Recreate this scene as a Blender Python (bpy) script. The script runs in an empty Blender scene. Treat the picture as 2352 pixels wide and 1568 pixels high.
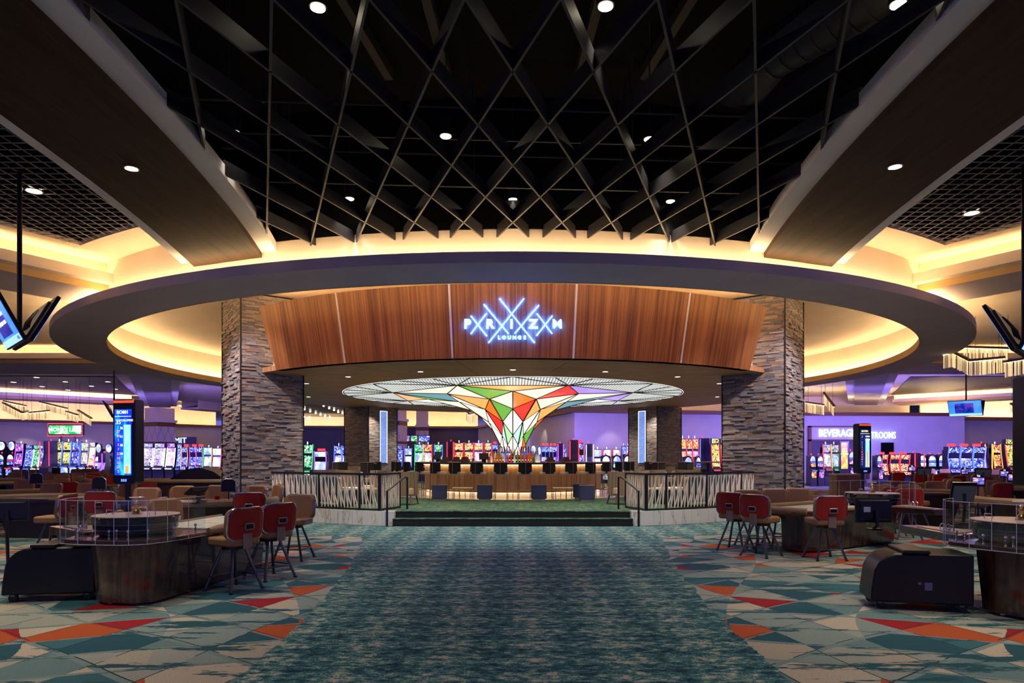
import bpy, math, random
from mathutils import Matrix, Vector
R = math.radians
PI = math.pi
rnd = random.Random(7)
scene = bpy.context.scene
COL = scene.collection

# ---------------------------------------------------------------- camera
EYE, F, CX, HY = 1.58, 1568.0, 1178.0, 1048.0
cam_data = bpy.data.cameras.new('camera')
cam_data.sensor_width = 36.0
cam_data.lens = 24.0
cam_data.shift_x = -(CX - 1176.0) / 2352.0
cam_data.shift_y = (HY - 784.0) / 2352.0
cam_data.clip_end = 200
cam = bpy.data.objects.new('camera', cam_data)
COL.objects.link(cam)
cam.location = (0, 0, EYE)
cam.rotation_euler = (R(90), 0, 0)
scene.camera = cam

# ---------------------------------------------------------------- world and exposure
world = bpy.data.worlds.new('casino_ambience')
scene.world = world
world.use_nodes = True
world.node_tree.nodes['Background'].inputs[0].default_value = (0.26, 0.24, 1.0, 1)
world.node_tree.nodes['Background'].inputs[1].default_value = 0.55
scene.view_settings.view_transform = 'Standard'
scene.view_settings.look = 'None'
scene.view_settings.exposure = 0.25
scene.view_settings.gamma = 1.0
scene.view_settings.use_curve_mapping = False
scene.cycles.max_bounces = 8
scene.cycles.diffuse_bounces = 4
scene.cycles.glossy_bounces = 3
scene.cycles.transparent_max_bounces = 12

# photo pixels to metres: a direction, with the distance from the floor or from a known depth
def PX(px, Y): return (px - CX) * Y / F
def PZ(py, Y): return EYE + (HY - py) * Y / F
def FL(px, py, z=0.0):
    Y = F * (EYE - z) / (py - HY)
    return (PX(px, Y), Y)

# ---------------------------------------------------------------- materials
MATS = {}
def new_mat(name):
    m = bpy.data.materials.new(name)
    m.use_nodes = True
    nt = m.node_tree
    b = nt.nodes['Principled BSDF']
    MATS[name] = m
    return m, nt, b
def mat(name, col, rough=0.5, metal=0.0, emit=None, es=0.0, spec=None, coat=0.0, alpha=None, trans=None):
    m, nt, b = new_mat(name)
    b.inputs['Base Color'].default_value = (*col, 1)
    b.inputs['Roughness'].default_value = rough
    b.inputs['Metallic'].default_value = metal
    if emit:
        b.inputs['Emission Color'].default_value = (*emit, 1)
        b.inputs['Emission Strength'].default_value = es
    if spec is not None: b.inputs['Specular IOR Level'].default_value = spec
    if coat: b.inputs['Coat Weight'].default_value = coat
    if trans is not None: b.inputs['Transmission Weight'].default_value = trans
    if alpha is not None: b.inputs['Alpha'].default_value = alpha
    return m
def N(nt, t, **kw):
    n = nt.nodes.new(t)
    for k, v in kw.items(): setattr(n, k, v)
    return n
def L(nt, a, b): nt.links.new(a, b)
def ramp(nt, fac, stops, interp='LINEAR'):
    n = nt.nodes.new('ShaderNodeValToRGB')
    cr = n.color_ramp
    cr.interpolation = interp
    while len(cr.elements) < len(stops): cr.elements.new(0.5)
    for e, (p, c) in zip(cr.elements, stops):
        e.position = p
        e.color = (*c, 1)
    nt.links.new(fac, n.inputs[0])
    return n.outputs[0]
def math_n(nt, op, a, b=None, c=None):
    n = nt.nodes.new('ShaderNodeMath')
    n.operation = op
    for i, v in enumerate((a, b, c)):
        if v is None: continue
        if isinstance(v, (int, float)): n.inputs[i].default_value = v
        else: nt.links.new(v, n.inputs[i])
    return n.outputs[0]
def mix_rgb(nt, fac, a, b, mode='MIX'):
    n = nt.nodes.new('ShaderNodeMix')
    n.data_type = 'RGBA'
    n.blend_type = mode
    for sock, v in ((n.inputs[0], fac), (n.inputs[6], a), (n.inputs[7], b)):
        if isinstance(v, (int, float)): sock.default_value = v
        elif isinstance(v, tuple): sock.default_value = (*v, 1)
        else: nt.links.new(v, sock)
    return n.outputs[2]
def coords(nt, scale=(1, 1, 1), kind='Object', rot=(0, 0, 0)):
    tc = nt.nodes.new('ShaderNodeTexCoord')
    mp = nt.nodes.new('ShaderNodeMapping')
    mp.inputs['Scale'].default_value = scale
    mp.inputs['Rotation'].default_value = rot
    nt.links.new(tc.outputs[kind], mp.inputs[0])
    return mp.outputs[0]
def noise(nt, vec, scale, detail=2.0, rough=0.5, out=0):
    n = nt.nodes.new('ShaderNodeTexNoise')
    n.inputs['Scale'].default_value = scale
    n.inputs['Detail'].default_value = detail
    n.inputs['Roughness'].default_value = rough
    nt.links.new(vec, n.inputs['Vector'])
    return n.outputs[out]
def bump(nt, b, h, strength=0.3, dist=0.01):
    n = nt.nodes.new('ShaderNodeBump')
    n.inputs['Strength'].default_value = strength
    n.inputs['Distance'].default_value = dist
    nt.links.new(h, n.inputs['Height'])
    nt.links.new(n.outputs[0], b.inputs['Normal'])
def wood(name, c1, c2, scale=(22, 22, 0.5), rough=0.4, coat=0.0):
    m, nt, b = new_mat(name)
    v = coords(nt, scale)
    f = noise(nt, v, 1.0, 3.0, 0.6)
    f2 = noise(nt, v, 0.23, 2.0, 0.5)
    f3 = math_n(nt, 'ADD', math_n(nt, 'MULTIPLY', f, 0.6), math_n(nt, 'MULTIPLY', f2, 0.4))
    L(nt, ramp(nt, f3, [(0.36, c1), (0.62, c2)]), b.inputs['Base Color'])
    b.inputs['Roughness'].default_value = rough
    if coat: b.inputs['Coat Weight'].default_value = coat
    return m
def rough_paint(name, col, rough=0.85, amt=0.05):
    m, nt, b = new_mat(name)
    f = noise(nt, coords(nt), 1.3, 3.0)
    lo = tuple(c * (1 - amt) for c in col); hi = tuple(min(1, c * (1 + amt)) for c in col)
    L(nt, ramp(nt, f, [(0.3, lo), (0.7, hi)]), b.inputs['Base Color'])
    b.inputs['Roughness'].default_value = rough
    return m
def emit_mat(name, col, s):
    m = bpy.data.materials.new(name); m.use_nodes = True
    nt = m.node_tree; nt.nodes.clear()
    e = nt.nodes.new('ShaderNodeEmission'); o = nt.nodes.new('ShaderNodeOutputMaterial')
    e.inputs[0].default_value = (*col, 1); e.inputs[1].default_value = s
    nt.links.new(e.outputs[0], o.inputs[0])
    MATS[name] = m
    return m

rough_paint('cream_paint', (0.78, 0.66, 0.52))
rough_paint('ring_paint', (0.50, 0.42, 0.42))
rough_paint('ring_lip', (0.62, 0.40, 0.16))
rough_paint('wall_paint', (0.62, 0.60, 0.66))
rough_paint('dark_wall', (0.10, 0.10, 0.16))
rough_paint('white_paint', (0.74, 0.70, 0.68))
mat('black_deck', (0.003, 0.003, 0.0035), 0.95, spec=0.1)
mat('brown_trim', (0.16, 0.06, 0.025), 0.5)
mat('lattice_paint', (0.024, 0.022, 0.028), 0.5)
mat('joist_paint', (0.012, 0.011, 0.011), 0.8)
mat('grid_paint', (0.26, 0.22, 0.17), 0.5)
mat('black_metal', (0.012, 0.012, 0.014), 0.4, 0.3)
mat('black_plastic', (0.006, 0.006, 0.007), 0.35, spec=0.35)
mat('duct_metal', (0.06, 0.055, 0.05), 0.5, 0.5)
mat('chrome', (0.75, 0.75, 0.78), 0.12, 1.0)
mat('brass', (0.75, 0.45, 0.12), 0.2, 1.0)
mat('gold_frame', (0.55, 0.33, 0.14), 0.3, 1.0)
mat('dark_steel', (0.14, 0.14, 0.18), 0.28, 0.9)
mat('seam_strip', (0.75, 0.72, 0.75), 0.4)
def fascia_grain():
    # straight grain that runs up the leaning, curved fascia: noise over the angle about the lounge centre
    m, nt, b = new_mat('fascia_wood')
    tc = nt.nodes.new('ShaderNodeTexCoord'); sp = nt.nodes.new('ShaderNodeSeparateXYZ'); L(nt, tc.outputs['Object'], sp.inputs[0])
    a = math_n(nt, 'ARCTAN2', sp.outputs[0], math_n(nt, 'SUBTRACT', 24.2, sp.outputs[1]))
    cb = nt.nodes.new('ShaderNodeCombineXYZ'); L(nt, math_n(nt, 'MULTIPLY', a, 9.5), cb.inputs[0]); L(nt, math_n(nt, 'MULTIPLY', sp.outputs[2], 0.012), cb.inputs[1])
    f = noise(nt, cb.outputs[0], 26.0, 3.0, 0.65); f2 = noise(nt, cb.outputs[0], 4.0, 2.0, 0.5)
    f3 = math_n(nt, 'ADD', math_n(nt, 'MULTIPLY', f, 0.65), math_n(nt, 'MULTIPLY', f2, 0.35))
    L(nt, ramp(nt, f3, [(0.36, (0.115, 0.032, 0.010)), (0.62, (0.40, 0.155, 0.050))]), b.inputs['Base Color'])
    b.inputs['Roughness'].default_value = 0.42
fascia_grain()
wood('soffit_wood', (0.30, 0.135, 0.06), (0.52, 0.27, 0.125), (2.0, 30, 2), 0.6)
wood('wing_wood', (0.028, 0.013, 0.006), (0.062, 0.030, 0.012), (26, 1.1, 2), 0.65)
MATS['wing_wood'].node_tree.nodes['Principled BSDF'].inputs['Specular IOR Level'].default_value = 0.2
wood('spoke_wood', (0.26, 0.22, 0.24), (0.42, 0.36, 0.38), (1.0, 12, 2), 0.6)
wood('bar_wood', (0.42, 0.24, 0.11), (0.62, 0.40, 0.21), (26, 26, 0.6), 0.45)
wood('table_wood', (0.026, 0.012, 0.008), (0.105, 0.046, 0.027), (24, 24, 1.2), 0.18, 0.6)
wood('table_wood_flat', (0.030, 0.013, 0.010), (0.085, 0.036, 0.024), (1.5, 30, 30), 0.2, 0.5)
wood('chair_wood', (0.10, 0.04, 0.02), (0.20, 0.09, 0.04), (20, 20, 2), 0.35)
emit_mat('warm_led', (1.0, 0.70, 0.35), 28.0)
emit_mat('warm_led_hot', (1.0, 0.70, 0.36), 46.0)
emit_mat('rim_glow', (0.9, 0.92, 1.0), 1.6)
emit_mat('warm_led_soft', (1.0, 0.66, 0.30), 9.0)
emit_mat('kick_led', (1.0, 0.70, 0.36), 3.0)
emit_mat('downlight_glow', (1.0, 0.86, 0.62), 18.0)
emit_mat('far_downlight_glow', (1.0, 0.9, 0.8), 6.0)
emit_mat('white_glow', (0.85, 0.92, 1.0), 6.0)
emit_mat('neon_tube', (0.010, 0.10, 1.0), 130.0)
emit_mat('neon_letter', (0.018, 0.13, 1.0), 60.0)
emit_mat('sign_letter', (0.55, 0.72, 1.0), 2.2)
emit_mat('blue_glow', (0.05, 0.12, 1.0), 4.0)

# ---------------------------------------------------------------- mesh builder
class MB:
    def __init__(self):
        self.v, self.f, self.m, self.M, self.mi = [], [], [], Matrix(), 0
    def add(self, verts, faces):
        o = len(self.v)
        M = self.M
        self.v += [tuple(M @ Vector(p)) for p in verts]
        self.f += [tuple(i + o for i in f) for f in faces]
        self.m += [self.mi] * len(faces)
        return self
    def box(self, x0, x1, y0, y1, z0, z1):
        return self.add([(x0,y0,z0),(x1,y0,z0),(x1,y1,z0),(x0,y1,z0),(x0,y0,z1),(x1,y0,z1),(x1,y1,z1),(x0,y1,z1)],
                        [(0,3,2,1),(4,5,6,7),(0,1,5,4),(1,2,6,5),(2,3,7,6),(3,0,4,7)])
    def cbox(self, c, s, rz=0.0, rx=0.0, ry=0.0):
        M0 = self.M
        self.M = M0 @ Matrix.Translation(c) @ Matrix.Rotation(rz,4,'Z') @ Matrix.Rotation(ry,4,'Y') @ Matrix.Rotation(rx,4,'X')
        self.box(-s[0]/2, s[0]/2, -s[1]/2, s[1]/2, -s[2]/2, s[2]/2)
        self.M = M0
        return self
    def prism(self, poly, z0, z1):
        n = len(poly)
        a = sum(poly[i][0]*poly[(i+1)%n][1] - poly[(i+1)%n][0]*poly[i][1] for i in range(n))
        if a < 0: poly = list(reversed(poly))
        vs = [(x,y,z0) for x,y in poly] + [(x,y,z1) for x,y in poly]
        fs = [tuple(reversed(range(n))), tuple(range(n, 2*n))]
        fs += [(i, (i+1)%n, n+(i+1)%n, n+i) for i in range(n)]
        return self.add(vs, fs)
    def frustum(self, poly0, z0, poly1, z1):
        n = len(poly0)
        vs = [(x,y,z0) for x,y in poly0] + [(x,y,z1) for x,y in poly1]
        fs = [tuple(reversed(range(n))), tuple(range(n, 2*n))]
        fs += [(i, (i+1)%n, n+(i+1)%n, n+i) for i in range(n)]
        return self.add(vs, fs)
    def cyl(self, x, y, z0, z1, r0, r1=None, n=16):
        r1 = r0 if r1 is None else r1
        c = [(math.cos(2*PI*i/n), math.sin(2*PI*i/n)) for i in range(n)]
        return self.frustum([(x+r0*a, y+r0*b) for a,b in c], z0, [(x+r1*a, y+r1*b) for a,b in c], z1)
    def lathe(self, prof, n=24, a0=0.0, a1=2*PI, c=(0,0), closed_profile=False, cap=False):
        full = abs(a1 - a0 - 2*PI) < 1e-6
        k = n if full else n + 1
        vs = []
        for i in range(k):
            t = a0 + (a1 - a0) * i / n
            for r, z in prof: vs.append((c[0] + r*math.cos(t), c[1] + r*math.sin(t), z))
        p = len(prof); fs = []
        for i in range(n):
            j = (i + 1) % k
            for q in range(p if closed_profile else p - 1):
                w = (q + 1) % p
                fs.append((i*p+q, j*p+q, j*p+w, i*p+w))
        if cap and not full:
            fs.append(tuple(range(p-1, -1, -1))); fs.append(tuple((k-1)*p + q for q in range(p)))
        return self.add(vs, fs)
    def sweep(self, path, prof, closed=False, cap=True):
        """path: 2D points; prof: closed loop of (w, z), w to the path's right-hand side."""
        n = len(path); nrm = []
        for i in range(n):
            if closed: a, b = path[i-1], path[(i+1) % n]
            else: a, b = path[max(i-1,0)], path[min(i+1,n-1)]
            dx, dy = b[0]-a[0], b[1]-a[1]; l = math.hypot(dx, dy)
            nx, ny = dy/l, -dx/l
            if 0 < i < n-1 or closed:
                c = path[i]
                d1 = (c[0]-a[0], c[1]-a[1]); l1 = math.hypot(*d1)
                k = (d1[1]/l1)*nx + (-d1[0]/l1)*ny
                nx, ny = nx/max(k,0.4), ny/max(k,0.4)
            nrm.append((nx, ny))
        vs = [(path[i][0]+nrm[i][0]*w, path[i][1]+nrm[i][1]*w, z) for i in range(n) for w, z in prof]
        p = len(prof); fs = []
        for i in range(n if closed else n-1):
            j = (i+1) % n
            for q in range(p):
                w = (q+1) % p
                fs.append((i*p+q, i*p+w, j*p+w, j*p+q))
        if cap and not closed:
            fs.append(tuple(range(p))); fs.append(tuple((n-1)*p + q for q in range(p-1,-1,-1)))
        return self.add(vs, fs)
    def tube(self, pts, r, n=6, closed=False):
        pts = [Vector(p) for p in pts]; k = len(pts); vs = []
        for i, p in enumerate(pts):
            if closed: d = pts[(i+1)%k] - pts[i-1]
            else: d = pts[min(i+1,k-1)] - pts[max(i-1,0)]
            d.normalize()
            up = Vector((0,0,1)) if abs(d.z) < 0.9 else Vector((1,0,0))
            a = d.cross(up).normalized(); b = d.cross(a)
            rr = r[i] if isinstance(r, (list, tuple)) else r
            for q in range(n):
                t = 2*PI*q/n + PI/n
                vs.append(p + (a*math.cos(t) + b*math.sin(t))*rr)
        fs = []
        for i in range(k if closed else k-1):
            j = (i+1) % k
            for q in range(n):
                w = (q+1) % n
                fs.append((i*n+q, i*n+w, j*n+w, j*n+q))
        if not closed:
            fs.append(tuple(range(n-1,-1,-1))); fs.append(tuple((k-1)*n+q for q in range(n)))
        return self.add([tuple(v) for v in vs], fs)
    def quad(self, a, b, c, d): return self.add([a,b,c,d], [(0,1,2,3)])
    def build(self, name, mats, parent=None, smooth=False, bevel=0.0, kind=None, loc=None):
        me = bpy.data.meshes.new(name)
        me.from_pydata(self.v, [], self.f)
        if not isinstance(mats, (list, tuple)): mats = [mats]
        for k in mats: me.materials.append(MATS[k] if isinstance(k, str) else k)
        if any(self.m): me.polygons.foreach_set('material_index', self.m)
        if smooth:
            me.polygons.foreach_set('use_smooth', [True]*len(me.polygons))
            me.set_sharp_from_angle(angle=R(40))
        me.update()
        o = bpy.data.objects.new(name, me)
        COL.objects.link(o)
        if loc: o.location = loc
        if parent is not None: o.parent = parent
        if bevel:
            bm = o.modifiers.new('bevel', 'BEVEL'); bm.width = bevel; bm.segments = 2; bm.limit_method = 'ANGLE'
        if kind: o['kind'] = kind
        return o

def tag(o, label, cat, group=None, kind=None):
    o['label'] = label
    if cat: o['category'] = cat
    if group: o['group'] = group
    if kind: o['kind'] = kind
    return o
def thing(name, label, cat, loc=(0,0,0), rz=0.0, group=None, kind=None):
    o = bpy.data.objects.new(name, None)
    o.empty_display_size = 0.1
    COL.objects.link(o)
    o.location = loc; o.rotation_euler = (0, 0, rz)
    return tag(o, label, cat, group, kind)
KIDS = {}
def kids(o):
    return [c for c in bpy.data.objects if c.parent == o]
def remember(o):
    """list the parts of a finished thing once, so that copies need no scene search"""
    KIDS[o.name] = [(c, kids(c)) for c in kids(o)]
    return o
def dup(o, loc, rz=0.0, label=None, group=None):
    r = o.copy(); COL.objects.link(r); r.location = loc; r.rotation_euler = (0, 0, rz)
    if label: r['label'] = label
    if group: r['group'] = group
    for c, gs in KIDS[o.name]:
        d = c.copy(); COL.objects.link(d); d.parent = r
        for g in gs:
            e = g.copy(); COL.objects.link(e); e.parent = d
    return r
OBST = []                 # footprints already taken on the gaming floor: (x, y, radius)
def free_spot(x, y, r, keep=True):
    """slide a footprint along its line of sight until it touches nothing already placed"""
    for i in range(0, 60):
        for sg in ((1,) if i == 0 else (1, -1)):
            k = 1 + sg*0.006*i
            X, Y = x*k, y*k
            if all((X-a)**2 + (Y-b)**2 > (r+c)**2 for a, b, c in OBST):
                if keep: OBST.append((X, Y, r))
                return X, Y
    if keep: OBST.append((x, y, r))
    return x, y
class Proto:
    """first placement moves the built thing itself, later ones copy it"""
    def __init__(self, o): self.o, self.used = remember(o), False
    def put(self, loc, rz=0.0, label=None, group=None):
        if not self.used:
            self.used = True
            o = self.o; o.location = loc; o.rotation_euler = (0, 0, rz)
            if label: o['label'] = label
            if group: o['group'] = group
            return o
        return dup(self.o, loc, rz, label, group)
def rrect(w, h, r, n=4):
    pts = []
    for cx, cy, a in ((w/2-r, h/2-r, 0), (-w/2+r, h/2-r, 90), (-w/2+r, -h/2+r, 180), (w/2-r, -h/2+r, 270)):
        for i in range(n+1):
            t = R(a + 90*i/n)
            pts.append((cx + r*math.cos(t), cy + r*math.sin(t)))
    return pts
# a text as mesh (lettering), lying in the XZ plane facing -Y
def text_mesh(name, s, size, m, parent=None, loc=(0,0,0), rot=(R(90),0,0), depth=0.004, align='CENTER', bold=0.0, sx=1.0, sp=1.0):
    cu = bpy.data.curves.new(name, 'FONT')
    cu.body = s; cu.size = size; cu.extrude = depth; cu.align_x = align; cu.align_y = 'CENTER'; cu.offset = bold
    cu.space_character = sp
    cu.resolution_u = 2
    tmp = bpy.data.objects.new(name, cu)
    me = bpy.data.meshes.new_from_object(tmp)
    bpy.data.objects.remove(tmp); bpy.data.curves.remove(cu)
    me.materials.clear(); me.materials.append(MATS[m])
    o = bpy.data.objects.new(name, me)
    COL.objects.link(o)
    o.location = loc; o.rotation_euler = rot; o.scale = (sx, 1, 1)
    if parent is not None: o.parent = parent
    return o
def spot(name, loc, target, power, col, size=60, blend=0.6, r=0.05):
    l = bpy.data.lights.new(name, 'SPOT')
    l.energy = power; l.color = col; l.spot_size = R(size); l.spot_blend = blend; l.shadow_soft_size = r
    o = bpy.data.objects.new(name, l); COL.objects.link(o)
    o.location = loc
    d = Vector(target) - Vector(loc)
    o.rotation_euler = d.to_track_quat('-Z', 'Y').to_euler()
    return o
# ================================================================ THE SETTING
CY = 24.2                                   # centre of the round lounge, on the camera's axis
MIR = {-1: Matrix(), 1: Matrix.Diagonal((-1, 1, 1, 1))}     # everything at the sides is drawn for the left and mirrored

def carpet_material():
    m, nt, b = new_mat('carpet')
    tc = nt.nodes.new('ShaderNodeTexCoord')
    sp = nt.nodes.new('ShaderNodeSeparateXYZ'); L(nt, tc.outputs['Object'], sp.inputs[0])
    x, y = sp.outputs[0], sp.outputs[1]
    ax = math_n(nt, 'ABSOLUTE', x)
    # plain runner: between two bowed edges, then a round apron in front of the lounge
    dy = math_n(nt, 'SUBTRACT', y, 3.5)
    edge = math_n(nt, 'ADD', math_n(nt, 'MULTIPLY', math_n(nt, 'MULTIPLY', dy, dy), 0.0105), 1.93)
    ragged = math_n(nt, 'MULTIPLY', math_n(nt, 'SUBTRACT', noise(nt, tc.outputs['Object'], 3.0, 3.0), 0.5), 0.16)
    in_run = math_n(nt, 'LESS_THAN', math_n(nt, 'ADD', ax, ragged), edge)
    ry = math_n(nt, 'SUBTRACT', y, CY)
    rr = math_n(nt, 'SQRT', math_n(nt, 'ADD', math_n(nt, 'MULTIPLY', x, x), math_n(nt, 'MULTIPLY', ry, ry)))
    in_apron = math_n(nt, 'LESS_THAN', rr, 11.25)
    plain = math_n(nt, 'MAXIMUM', in_run, in_apron)
    # plain carpet: short horizontal dabs of navy, teal and beige
    mp = nt.nodes.new('ShaderNodeMapping'); mp.inputs['Scale'].default_value = (5.2, 9.0, 1)
    L(nt, tc.outputs['Object'], mp.inputs[0])
    n1 = noise(nt, mp.outputs[0], 1.6, 6.0, 0.72)
    n2 = noise(nt, tc.outputs['Object'], 60.0, 2.0, 0.7)
    n3 = math_n(nt, 'ADD', math_n(nt, 'MULTIPLY', n1, 0.72), math_n(nt, 'MULTIPLY', n2, 0.28))
    # bands across the walking direction
    wv = math_n(nt, 'MULTIPLY', math_n(nt, 'SINE', math_n(nt, 'MULTIPLY', y, 14.5)), 0.022)
    wx = math_n(nt, 'MULTIPLY', math_n(nt, 'SINE', math_n(nt, 'MULTIPLY', x, 9.0)), 0.02)
    n3 = math_n(nt, 'ADD', n3, math_n(nt, 'ADD', wv, wx))
    plain_col = ramp(nt, n3, [(0.40, (0.010, 0.028, 0.050)), (0.465, (0.024, 0.088, 0.110)), (0.515, (0.055, 0.185, 0.185)),
                              (0.55, (0.15, 0.24, 0.21)), (0.585, (0.44, 0.40, 0.32))])
    # patterned carpet: angular shards cut by three families of straight lines, mirrored about the axis
    cb = nt.nodes.new('ShaderNodeCombineXYZ')
    L(nt, ax, cb.inputs[0]); L(nt, y, cb.inputs[1])
    m9 = nt.nodes.new('ShaderNodeMapping'); m9.inputs['Scale'].default_value = (0.8, 4.0, 1)
    L(nt, tc.outputs['Object'], m9.inputs[0])
    jag = math_n(nt, 'MULTIPLY', math_n(nt, 'SUBTRACT', noise(nt, m9.outputs[0], 5.0, 4.0, 0.7), 0.5), 0.10)
    ids = []; fr = []
    for ang, sp_, off, amt in ((10, 0.46, 0.13, 0.25), (62, 0.70, 0.41, 0.9), (139, 0.62, 0.77, 0.5), (166, 0.95, 0.2, 0.2)):
        c_, s_ = math.cos(R(ang)), math.sin(R(ang))
        u = math_n(nt, 'ADD', math_n(nt, 'MULTIPLY', ax, c_*0.75/sp_), math_n(nt, 'MULTIPLY', y, s_*1.25/sp_))
        # bend spacing slowly so that no two shards repeat
        slow = nt.nodes.new('ShaderNodeTexNoise'); slow.inputs['Scale'].default_value = 0.55; slow.inputs['Detail'].default_value = 0.0
        mpx = nt.nodes.new('ShaderNodeMapping'); mpx.inputs['Location'].default_value = (off*40, off*70, 0); L(nt, cb.outputs[0], mpx.inputs[0]); L(nt, mpx.outputs[0], slow.inputs['Vector'])
        u = math_n(nt, 'ADD', math_n(nt, 'ADD', u, math_n(nt, 'MULTIPLY', slow.outputs[0], 0.55)), 40 + off)
        fr.append(math_n(nt, 'FRACT', u))
        ids.append(math_n(nt, 'FLOOR', math_n(nt, 'ADD', u, math_n(nt, 'MULTIPLY', jag, amt))))
    idv = nt.nodes.new('ShaderNodeCombineXYZ')
    L(nt, math_n(nt, 'ADD', math_n(nt, 'MULTIPLY', ids[0], 1.37), math_n(nt, 'MULTIPLY', ids[3], 3.11)), idv.inputs[0]); L(nt, math_n(nt, 'MULTIPLY', ids[1], 2.71), idv.inputs[1]); L(nt, math_n(nt, 'MULTIPLY', ids[2], 4.43), idv.inputs[2])
    wn = nt.nodes.new('ShaderNodeTexWhiteNoise'); wn.noise_dimensions = '3D'; L(nt, idv.outputs[0], wn.inputs['Vector'])
    s2 = nt.nodes.new('ShaderNodeSeparateColor'); L(nt, wn.outputs['Color'], s2.inputs[0])
    base = ramp(nt, s2.outputs[0], [(0.0, (0.50, 0.43, 0.33)), (0.16, (0.24, 0.30, 0.28)), (0.34, (0.045, 0.14, 0.165)), (0.46, (0.33, 0.34, 0.30)),
                                    (0.62, (0.022, 0.085, 0.115)), (0.74, (0.14, 0.23, 0.23)), (0.88, (0.42, 0.37, 0.29))], 'CONSTANT')
    hot = ramp(nt, s2.outputs[1], [(0.0, (0.34, 0.005, 0.010)), (0.6, (0.46, 0.082, 0.014))], 'CONSTANT')
    is_hot = math_n(nt, 'GREATER_THAN', s2.outputs[2], 0.93)
    def near(f, w): return math_n(nt, 'LESS_THAN', math_n(nt, 'MINIMUM', f, math_n(nt, 'SUBTRACT', 1.0, f)), w)
    band = math_n(nt, 'MAXIMUM', near(fr[1], 0.045), near(fr[2], 0.04))
    base = mix_rgb(nt, band, base, (0.20, 0.27, 0.26))
    base = mix_rgb(nt, is_hot, base, hot)
    thin = math_n(nt, 'MAXIMUM', math_n(nt, 'MAXIMUM', near(math_n(nt, 'FRACT', math_n(nt, 'ADD', fr[1], 0.05)), 0.009), near(math_n(nt, 'FRACT', math_n(nt, 'ADD', fr[2], 0.955)), 0.009)), near(fr[0], 0.010))
    base = mix_rgb(nt, math_n(nt, 'MULTIPLY', thin, math_n(nt, 'GREATER_THAN', noise(nt, tc.outputs['Object'], 2.5, 1.0), 0.46)), base, (0.012, 0.035, 0.045))
    streak = noise(nt, m9.outputs[0], 0.95, 5.0, 0.72)
    sk = ramp(nt, streak, [(0.555, (0, 0, 0)), (0.58, (1, 1, 1))])
    base = mix_rgb(nt, math_n(nt, 'MULTIPLY', sk, math_n(nt, 'SUBTRACT', 1.0, is_hot)), base, (0.018, 0.080, 0.105))
    speck = noise(nt, tc.outputs['Object'], 130.0, 2.0, 0.6)
    base = mix_rgb(nt, ramp(nt, speck, [(0.42, (0, 0, 0)), (0.72, (0.6, 0.6, 0.6))]), base, (0.02, 0.06, 0.07))
    L(nt, mix_rgb(nt, plain, base, plain_col), b.inputs['Base Color'])
    b.inputs['Roughness'].default_value = 0.95
    b.inputs['Specular IOR Level'].default_value = 0.15
    bump(nt, b, speck, 0.25, 0.006)
carpet_material()
o = MB().quad((-70,-8,0),(70,-8,0),(70,75,0),(-70,75,0)).build('floor', 'carpet', kind='structure')
tag(o, 'carpet with a mottled teal runner between patches of angular shards', None)

# dark deck above everything
o = MB().box(-70, 70, -8, 75, 7.4, 7.5).build('ceiling', 'black_deck', kind='structure')
tag(o, 'black painted deck high above the open ceiling grids', None)

def arc(cx, cy, r, a0, a1, n): return [(cx + r*math.cos(R(a0+(a1-a0)*i/n)), cy + r*math.sin(R(a0+(a1-a0)*i/n))) for i in range(n+1)]

# ---- drum wall and floating ring
drum = thing('ceiling_drum', 'cream drum wall that rises above the floating ceiling ring', None, kind='structure')
MB().lathe([(13.1,4.70),(13.1,5.27)], 24, R(-90-18.1), R(-90+18.1), (0,CY)).build('drum_face', 'cream_paint', drum, smooth=True)
MB().lathe([(13.14,5.27),(13.14,7.4)], 24, R(-90-18.6), R(-90+18.6), (0,CY)).build('plenum_wall', 'black_deck', drum, smooth=True)
MB().lathe([(13.1,4.70),(13.1,5.60)], 130, R(-90+18.1), R(270-18.1), (0,CY)).build('drum_wall', 'cream_paint', drum, smooth=True)
MB().lathe([(12.9,4.70),(12.9,5.76)], 150, 0, 2*PI, (0,CY)).build('inner_wall', 'cream_paint', drum, smooth=True)
MB().lathe([(0.01,5.76),(12.92,5.76)], 150, 0, 2*PI, (0,CY)).build('inner_ceiling', 'cream_paint', drum, smooth=True)
ring = thing('ceiling_ring', 'wide mauve ceiling ring floating around the round lounge', None, kind='structure')
MB().lathe([(12.4,4.59),(13.6,4.59),(13.6,4.765),(12.4,4.765)], 160, 0, 2*PI, (0,CY), closed_profile=True).build('ring_band', 'ring_paint', ring, smooth=True)
MB().lathe([(12.38,4.585),(12.40,4.585),(12.40,4.78),(12.38,4.78)], 160, 0, 2*PI, (0,CY), closed_profile=True).build('inner_lip', 'ring_lip', ring, smooth=True)
MB().lathe([(13.24,4.775),(13.30,4.775),(13.30,4.79),(13.24,4.79)], 160, 0, 2*PI, (0,CY), closed_profile=True).build('light_strip', 'warm_led', ring)
MB().lathe([(12.66,4.775),(12.72,4.775),(12.72,4.79),(12.66,4.79)], 160, 0, 2*PI, (0,CY), closed_profile=True).build('light_strip', 'warm_led_hot', ring)

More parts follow.
